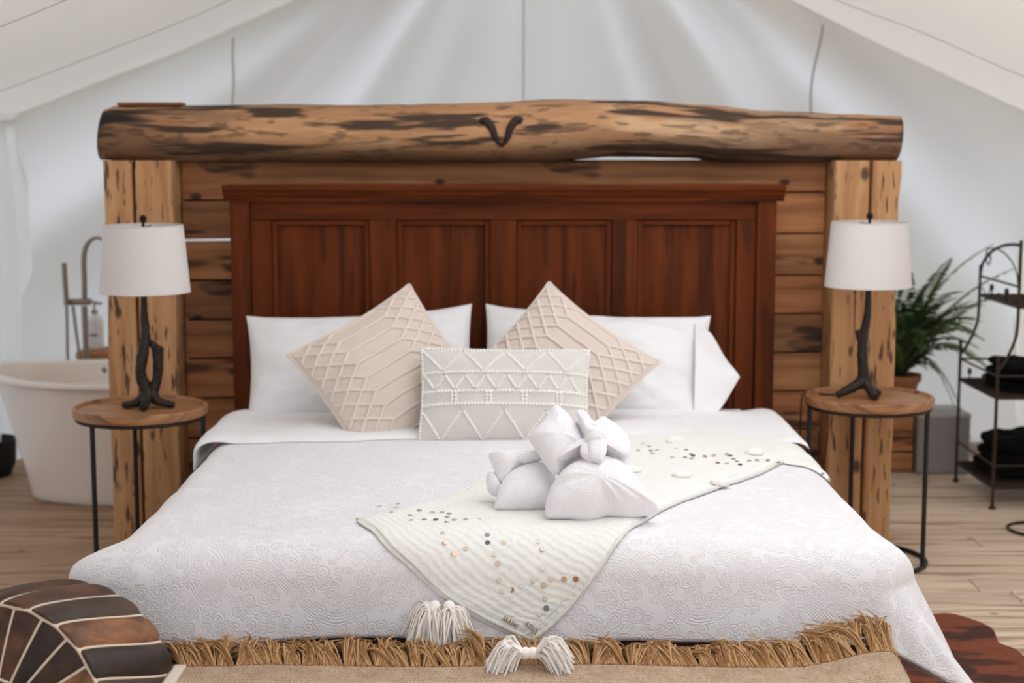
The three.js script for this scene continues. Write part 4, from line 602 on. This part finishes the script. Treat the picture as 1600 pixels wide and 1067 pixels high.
// ---------------------------------------------------------------- bathtub, tap, soap on a stool
{
  const TX = -1.5, TD = 6.55, TH = 0.54, A1 = 0.76, B1 = 0.405, A0 = 0.58, B0 = 0.262, t = thing('bathtub', 'freestanding white oval bathtub at the left behind the side table', 'bathtub', null, [TX, 0, -TD]);
  // from the foot up the outside, over the rolled rim and down inside
  const pf = []; for (let i = 0; i <= 16; i++) { const k = i / 16; pf.push([lerp(A0, A1 - 0.045, k ** 1.25), lerp(B0, B1 - 0.045, k ** 1.25), 0.012 + k * (TH - 0.05)]); } pf.unshift([A0 - 0.015, B0 - 0.015, 0]);
  pf.push([A1 - 0.04, B1 - 0.04, TH - 0.032], [A1 - 0.012, B1 - 0.012, TH - 0.03], [A1, B1, TH - 0.018], [A1 - 0.002, B1 - 0.002, TH - 0.006], [A1 - 0.014, B1 - 0.014, TH], [A1 - 0.04, B1 - 0.04, TH - 0.002], [A1 - 0.06, B1 - 0.06, TH - 0.014]); for (let i = 1; i <= 10; i++) { const k = i / 10; pf.push([lerp(A1 - 0.062, A0 - 0.1, k ** 1.6), lerp(B1 - 0.062, B0 - 0.06, k ** 1.6), lerp(TH - 0.03, 0.12, k)]); } pf.push([0.01, 0.01, 0.11]);
  const pw = (c) => Math.sign(c) * Math.abs(c) ** 0.86; part('shell', surface(96, pf.length - 1, (u, v) => { const [a, b, y] = pf[Math.round(v * (pf.length - 1))], w = -u * 6.2832; return V(a * pw(Math.cos(w)), y + (y > 0.3 ? 0.03 * ss(0.3, 0.54, y) * Math.cos(w) ** 4 : 0), b * pw(Math.sin(w))); }, (u, v) => [u * 3, v]), M.tub, t);
  const oc = at(163, 578, 6.9); part('overflow', lathe([[0, 0], [0.022, 0], [0.022, 0.006], [0.012, 0.01], [0, 0.01]], 24).rotateX(Math.PI / 2).translate(oc.x - TX, oc.y, -6.87 + TD), M.nickel, t);
  const f = thing('tub_filler', 'brushed nickel floor-standing bath tap with a gooseneck spout and hand shower, behind the bathtub', 'tap'), d = 7.06, P = (x, y, dd = d) => at(x, y, dd), DS = 7.24;
  part('spout', tube([P(132, 476), P(132, 440), P(131, 410), P(133, 390), P(140, 377), P(151, 372), P(162, 376), P(170, 388), P(172, 402)], 0.0125, 60, 12), M.nickel, f); part('riser', rod(V(P(132, 476).x, 0, -d), P(132, 478), 0.014, 14), M.nickel, f); part('base_flange', lathe([[0, 0], [0.04, 0], [0.04, 0.008], [0.02, 0.014], [0, 0.014]], 28).translate(P(132, 476).x, 0, -d), M.nickel, f);
  part('valve_body', rod(P(101, 472), P(142, 471), 0.0155, 14), M.nickel, f); part('hand_shower', rod(P(100, 411, 7.02), P(104, 477, 7.02), 0.0115, 14), M.nickel, f); part('hose', tube([P(104, 478, 7.02), P(105, 520, 7.02), P(106, 560, 7.0), P(112, 600, 7.0), P(122, 610, 7.0), P(124, 560, 7.02), P(118, 510, 7.04), P(114, 478, 7.04)], 0.007, 60, 8), M.nickel, f); part('lever', tube([P(140, 470, 7.03), P(150, 473, 7.02), P(156, 474, 7.0)], 0.006, 10, 8), M.nickel, f);
  const st = thing('stool', 'small pale wooden stool behind the bathtub, holding the soap bottle', 'stool'), sc = P(148, 545, DS), sy = sc.y; part('seat', cbox(0.17, 0.04, 0.2, 0.008, 0).translate(sc.x + 0.02, sy - 0.02, -DS), std({ map: T.acacia, color: srgb(255, 240, 220), roughness: 0.7 }), st); for (const a of [-1, 1]) for (const b of [-1, 1]) part('leg', rod(V(sc.x + 0.02 + a * 0.065, 0, -DS + b * 0.08), V(sc.x + 0.02 + a * 0.06, sy - 0.04, -DS + b * 0.07), 0.012, 8), M.acacia, st);
  const so = thing('soap_bottle', 'white pump bottle with a faint printed label on the stool behind the bathtub', 'bottle', null, [sc.x + 0.005, sy, -DS]); part('body', lathe([[0, 0], [0.036, 0], [0.04, 0.005], [0.04, 0.13], [0.034, 0.15], [0.014, 0.163], [0.014, 0.172], [0, 0.172]], 32), M.bottle, so); part('print', new THREE.CylinderGeometry(0.0405, 0.0405, 0.012, 24, 1, true, -0.5, 1.0).translate(0, 0.07, 0), M.print, so); part('pump', merge([lathe([[0.016, 0.172], [0.016, 0.185], [0.005, 0.187], [0.005, 0.225], [0, 0.225]], 16), rod(V(0, 0.222, 0), V(0.04, 0.218, 0.01), 0.005, 8)]), M.nickel, so);
  const bk = thing('basket', 'dark basket at the far left edge beside the bathtub', 'basket'), bc = atY(-18, 742, 0); part('body', lathe([[0, 0], [0.10, 0], [0.125, 0.06], [0.13, 0.17], [0.124, 0.17], [0.115, 0.06], [0, 0.01]], 28).translate(bc.x, 0, bc.z), M.black, bk);
}

// ---------------------------------------------------------------- right side: fern, crate, grey box, iron rack
{
  const D = 7.0, cx0 = at(1330, 700, D).x, cx1 = at(1426, 700, D).x, ct = at(1410, 640, D).y, c = thing('wooden_crate', 'brown wooden crate behind the right post, under the fern', 'crate'); reseed(14);
  for (let k = 0; k < 3; k++) { const h = ct / 3; part('plank', cbox(cx1 - cx0, h - 0.006, 0.02, 0.003, 0, rnd(4), rnd(4)).translate((cx0 + cx1) / 2, h * (k + 0.5), -D), M.planks[k % 2 ? 2 : 0], c); part('plank', cbox(0.02, h - 0.006, 0.30, 0.003, 2, rnd(4), rnd(4)).translate(cx1 - 0.01, h * (k + 0.5), -D - 0.162), M.planks[1], c); part('plank', cbox(0.02, h - 0.006, 0.30, 0.003, 2, rnd(4), rnd(4)).translate(cx0 + 0.01, h * (k + 0.5), -D - 0.162), M.planks[1], c); } part('lid', cbox(cx1 - cx0, 0.02, 0.33, 0.003, 0).translate((cx0 + cx1) / 2, ct - 0.008, -D - 0.155), M.planks[0], c);
  const f = thing('potted_fern', 'bushy green fern in a clay pot standing behind the right lamp', 'fern'), pc = V(at(1402, 600, D + 0.1).x, ct + 0.002, -D - 0.1), ph = 0.15; f.position.copy(pc);
  part('pot', lathe([[0, 0], [0.07, 0], [0.098, ph - 0.03], [0.108, ph - 0.03], [0.11, ph], [0.1, ph], [0.092, ph - 0.03], [0, ph - 0.035]], 36), M.terracotta, f); part('soil', new THREE.CircleGeometry(0.093, 24).rotateX(-Math.PI / 2).translate(0, ph - 0.02, 0), M.soil, f);
  reseed(99);
  const frond = (az, L, el, droop, m) => {
    const pts = []; for (let i = 0; i <= 8; i++) { const k = i / 8, r = L * k * Math.cos(el * (1 - k * 0.3)), y = L * Math.sin(el) * k * 1.15 - droop * k ** 2.4 * L; pts.push(V(r * Math.cos(az), ph - 0.02 + y, r * Math.sin(az))); }
    const cv = new THREE.CatmullRomCurve3(pts), g = [tube(pts, [0.0022, 0.0008], 16, 4)], n = Math.round(L * 95), pos = [], uv = [], idx = [];
    for (let i = 2; i <= n; i++) for (const s of [-1, 1]) { const k = i / n, P = cv.getPoint(k), tg = cv.getTangent(k), side = V(-Math.sin(az), 0, Math.cos(az)).multiplyScalar(s), w = 0.06 * Math.sin(Math.PI * clamp(0.12 + 0.86 * k)) ** 0.7 * rnd(0.85, 1.1), e = P.clone().addScaledVector(side, w).addScaledVector(tg, w * 0.35).add(V(0, -w * rnd(0.1, 0.4), 0)), b = 0.0065, mid = P.clone().lerp(e, 0.5).addScaledVector(tg, b), mid2 = P.clone().lerp(e, 0.5).addScaledVector(tg, -b); const o = pos.length / 3; for (const q of [P, mid, e, mid2]) pos.push(q.x, q.y, q.z); uv.push(0, 0, 0.5, 0, 1, 0, 0.5, 1); idx.push(o, o + 1, o + 2, o, o + 2, o + 3); }
    const lf = new THREE.BufferGeometry(); lf.setAttribute('position', new THREE.Float32BufferAttribute(pos, 3)); lf.setAttribute('uv', new THREE.Float32BufferAttribute(uv, 2)); lf.setIndex(idx); lf.computeVertexNormals(); part('frond', merge([g[0], lf]), m, f);
  };
  for (let k = 0; k < 95; k++) { const az = rnd(6.283), el = rnd(0.95, 1.54), toR = Math.cos(az) > 0; frond(az, rnd(0.52, 0.84) * (toR ? 0.88 : 0.85) * (Math.sin(az) < -0.1 ? 0.4 : 1), el, rnd(0.2, 0.95), rnd() < 0.3 ? M.fernPale : M.fern); }
  frond(0.15, 0.5, 1.2, 1.75, M.fern); frond(0.35, 0.48, 1.1, 1.6, M.fern); frond(0.1, 0.5, 1.2, 0.55, M.fernPale); frond(0.25, 0.5, 1.25, 0.35, M.fernPale); frond(0.4, 0.46, 1.1, 0.5, M.fernPale);

  const g = thing('storage_box', 'plain grey box on the floor between the crate and the iron rack', 'box'), gx0 = at(1434, 690, 6.95).x, gx1 = at(1516, 690, 6.95).x, gt = at(1470, 648, 6.95).y; part('body', cbox(gx1 - gx0, gt - 0.015, 0.26, 0.006, 0).translate((gx0 + gx1) / 2, (gt - 0.015) / 2 + 0.001, -7.08), M.greyBox, g); part('lid', cbox(gx1 - gx0 + 0.008, 0.02, 0.268, 0.006, 0).translate((gx0 + gx1) / 2, gt - 0.006, -7.08), M.greyLidLit, g);

  // iron rack: long side along z, standing by the right wall
  const r = thing('iron_rack', 'dark wrought iron rack with an arched end and mesh shelves, at the right wall', 'rack'), xa = 2.0, xb = 2.37, da = 6.26, db = 6.79, ua = 2.075, ub = 2.295, w = 0.0068, ir = (n, g2) => part(n, g2, M.iron, r);
  const Ht = 0.63, shelf = (y, x0, x1, d0, d1) => { ir('shelf_frame', tube([V(x0, y, -d0), V(x1, y, -d0), V(x1, y, -d1), V(x0, y, -d1)], 0.006, 80, 6, true, 0, false)); const bars = []; for (let x = x0 + 0.012; x < x1; x += 0.012) bars.push(rod(V(x, y, -d0), V(x, y, -d1), 0.0018, 4)); for (let d = d0 + 0.015; d < d1; d += 0.015) bars.push(rod(V(x0, y + 0.002, -d), V(x1, y + 0.002, -d), 0.0016, 4)); part('mesh_shelf', merge(bars), M.iron, r, 'wire mesh shelf', 'stuff'); };
  for (const x of [xa, xb]) for (const d of [da, db]) { ir('leg', rod(V(x, 0.012, -d), V(x, Ht, -d), w)); ir('foot', lathe([[0, 0], [0.013, 0.001], [0.015, 0.008], [0.008, 0.016], [0, 0.017]], 14).translate(x, 0, -d)); ir('finial', new THREE.SphereGeometry(0.0105, 14, 10).translate(x, Ht + 0.006, -d)); const ux = x === xa ? ua : ub; ir('curved_upright', tube([V(x, Ht - 0.05, -d), V(lerp(x, ux, 0.45), Ht - 0.0, -d), V(ux - (ux - x) * 0.08, Ht + 0.09, -d), V(ux, Ht + 0.17, -d), V(ux, 0.85, -d), V(ux, 0.98, -d)], w, 40, 8)); }
  shelf(0.845, ua, ub, da, db); shelf(0.468, xa, xb, da, db); shelf(0.09, xa, xb, da, db);
  const dm = (da + db) / 2, hw = (db - da) / 2, top = 1.10;
  for (const x of [ua, ub]) {
    ir('arch', tube([...Array(13)].map((_, i) => { const a = Math.PI - i / 12 * Math.PI / 2; return V(x, 0.93 + (top - 0.93) * Math.sin(a), -(da + 2 * hw * (0.5 - 0.5 * Math.cos(a) * 1) * 1) + 0); }).map((p, i) => { const a = i / 12 * Math.PI / 2; return V(x, 0.93 + (top - 0.93) * Math.sin(a), -(db - (db - da) * (1 - Math.cos(a)))); }), w, 40, 8));
    ir('tall_upright', rod(V(x, 0.84, -da), V(x, top + 0.02, -da), w)); ir('cross_bar', rod(V(x, 0.93, -da), V(x, 0.93, -db), 0.005)); ir('scroll', tube([...Array(28)].map((_, i) => { const k = i / 27; if (k < 0.5) { const a = k * 2 * 1.9; return V(x, 0.94 + 0.125 * Math.sin(a * 0.9), -(da + 0.02 + 0.36 * (1 - Math.cos(a)) * 0.75)); } const a = (k - 0.5) * 2 * 7.5, q = 0.045 * (1 - (k - 0.5) * 1.7); return V(x, 1.02 + q * Math.cos(a + 0.3) - 0.0, -(db - 0.115 + q * Math.sin(a + 0.3))); }), 0.0032, 80, 6));
    for (const k of [0.3, 0.68]) { const d = lerp(da, db, k); ir('rosette', lathe([[0, -0.008], [0.012, -0.006], [0.016, 0], [0.012, 0.006], [0, 0.008]], 12).rotateZ(Math.PI / 2).translate(x, 0.895, -d)); ir('rosette_stem', rod(V(x, 0.845, -d), V(x, 0.885, -d), 0.003, 6)); }
    ir('wavy_wire', tube([...Array(25)].map((_, i) => V(x, 0.868 + 0.012 * Math.sin(i * 1.2), -lerp(da, db, i / 24))), 0.0022, 60, 5));
  }
  for (const [y, x0, x1] of [[0.56, xa, xb]]) { for (const x of [x0, x1]) { ir('side_bar', rod(V(x, y, -da), V(x, y, -db), 0.0045)); for (const k of [0.35, 0.72]) { const d = lerp(da, db, k); ir('rosette', lathe([[0, -0.008], [0.012, -0.006], [0.016, 0], [0.012, 0.006], [0, 0.008]], 12).rotateZ(Math.PI / 2).translate(x, 0.525, -d)); ir('rosette_stem', rod(V(x, 0.47, -d), V(x, 0.515, -d), 0.003, 6)); } } ir('side_bar', rod(V(x0, y, -db), V(x1, y, -db), 0.0045)); }
  for (const x of [xa, xb]) ir('side_bar', rod(V(x, 0.185, -da), V(x, 0.185, -db), 0.0045)); ir('side_bar', rod(V(xa, 0.185, -da), V(xb, 0.185, -da), 0.0045)); ir('side_bar', rod(V(xa, 0.56, -da), V(xb, 0.56, -da), 0.0045));
  const heap = (label, y, h, sd, x0) => { const t = thing('towel', label, 'towel', null, [(x0 + xb) / 2, y + 0.008, -dm]), wx = xb - x0 - 0.04, wz = 0.42; for (let k = 0; k < 3; k++) { const hh = h / 3, gg = new THREE.SphereGeometry(1, 48, 24), q = gg.attributes.position; for (let i = 0; i < q.count; i++) { let X = q.getX(i), Y = q.getY(i), Z = q.getZ(i); const p = (v) => Math.sign(v) * Math.abs(v) ** 0.45; X = p(X); Z = p(Z); Y = Math.sign(Y) * Math.abs(Y) ** 0.7; const nn = noise(X * 2.2 + sd + k * 5, Z * 2.2); q.setXYZ(i, X * wx / 2 * (1 - 0.07 * k) * (1 + 0.05 * nn), hh / 2 + Y * hh / 2 * (1 + 0.1 * nn) + hh * k * 0.96 + 0.012 * k * nn, Z * wz / 2 * (1 - 0.05 * k + 0.04 * noise(sd, k * 3 + X))); } gg.computeVertexNormals(); part('fold', gg, M.towel, t); } };
  heap('black folded towels on the middle shelf of the iron rack', 0.472, 0.115, 3, xa + 0.035); heap('black folded towels on the bottom shelf of the iron rack', 0.094, 0.17, 11, xa + 0.01);
  const ring = thing('plant_stand', 'thin black metal stand at the right edge, only its floor ring in view', 'stand'), rc = atY(1622, 829, 0); part('floor_ring', new THREE.TorusGeometry(0.115, 0.006, 8, 48).rotateX(Math.PI / 2).translate(rc.x, 0.006, rc.z), M.black, ring); part('stem', rod(V(rc.x + 0.115, 0.006, rc.z), V(rc.x + 0.115, 0.5, rc.z), 0.006), M.black, ring);

  // cowhide
  const hd = thing('cowhide_rug', 'rust brown cowhide with dark brindle streaks on the floor right of the bed', 'rug'), out = [[1380, 985], [1420, 968], [1480, 962], [1520, 972], [1548, 985], [1555, 998], [1560, 1008], [1585, 1018], [1610, 1034], [1690, 1045], [1760, 1100], [1700, 1180], [1560, 1200], [1440, 1160], [1390, 1060]].map(([x, y]) => atY(x, y, 0.004)), cv = new THREE.CatmullRomCurve3(out, true, 'catmullrom', 0.4).getPoints(120), sh = new THREE.Shape(); cv.forEach((p, i) => i ? sh.lineTo(p.x, -p.z) : sh.moveTo(p.x, -p.z));
  part('hide', new THREE.ExtrudeGeometry(sh, { depth: 0.006, bevelEnabled: true, bevelSize: 0.004, bevelThickness: 0.003, bevelSegments: 2 }).rotateX(-Math.PI / 2).translate(0, 0.004, 0), M.hide, hd);
}

scene.traverse((o) => { if (o.isMesh) { o.castShadow = true; o.receiveShadow = true; } });
renderer.render(scene, camera);
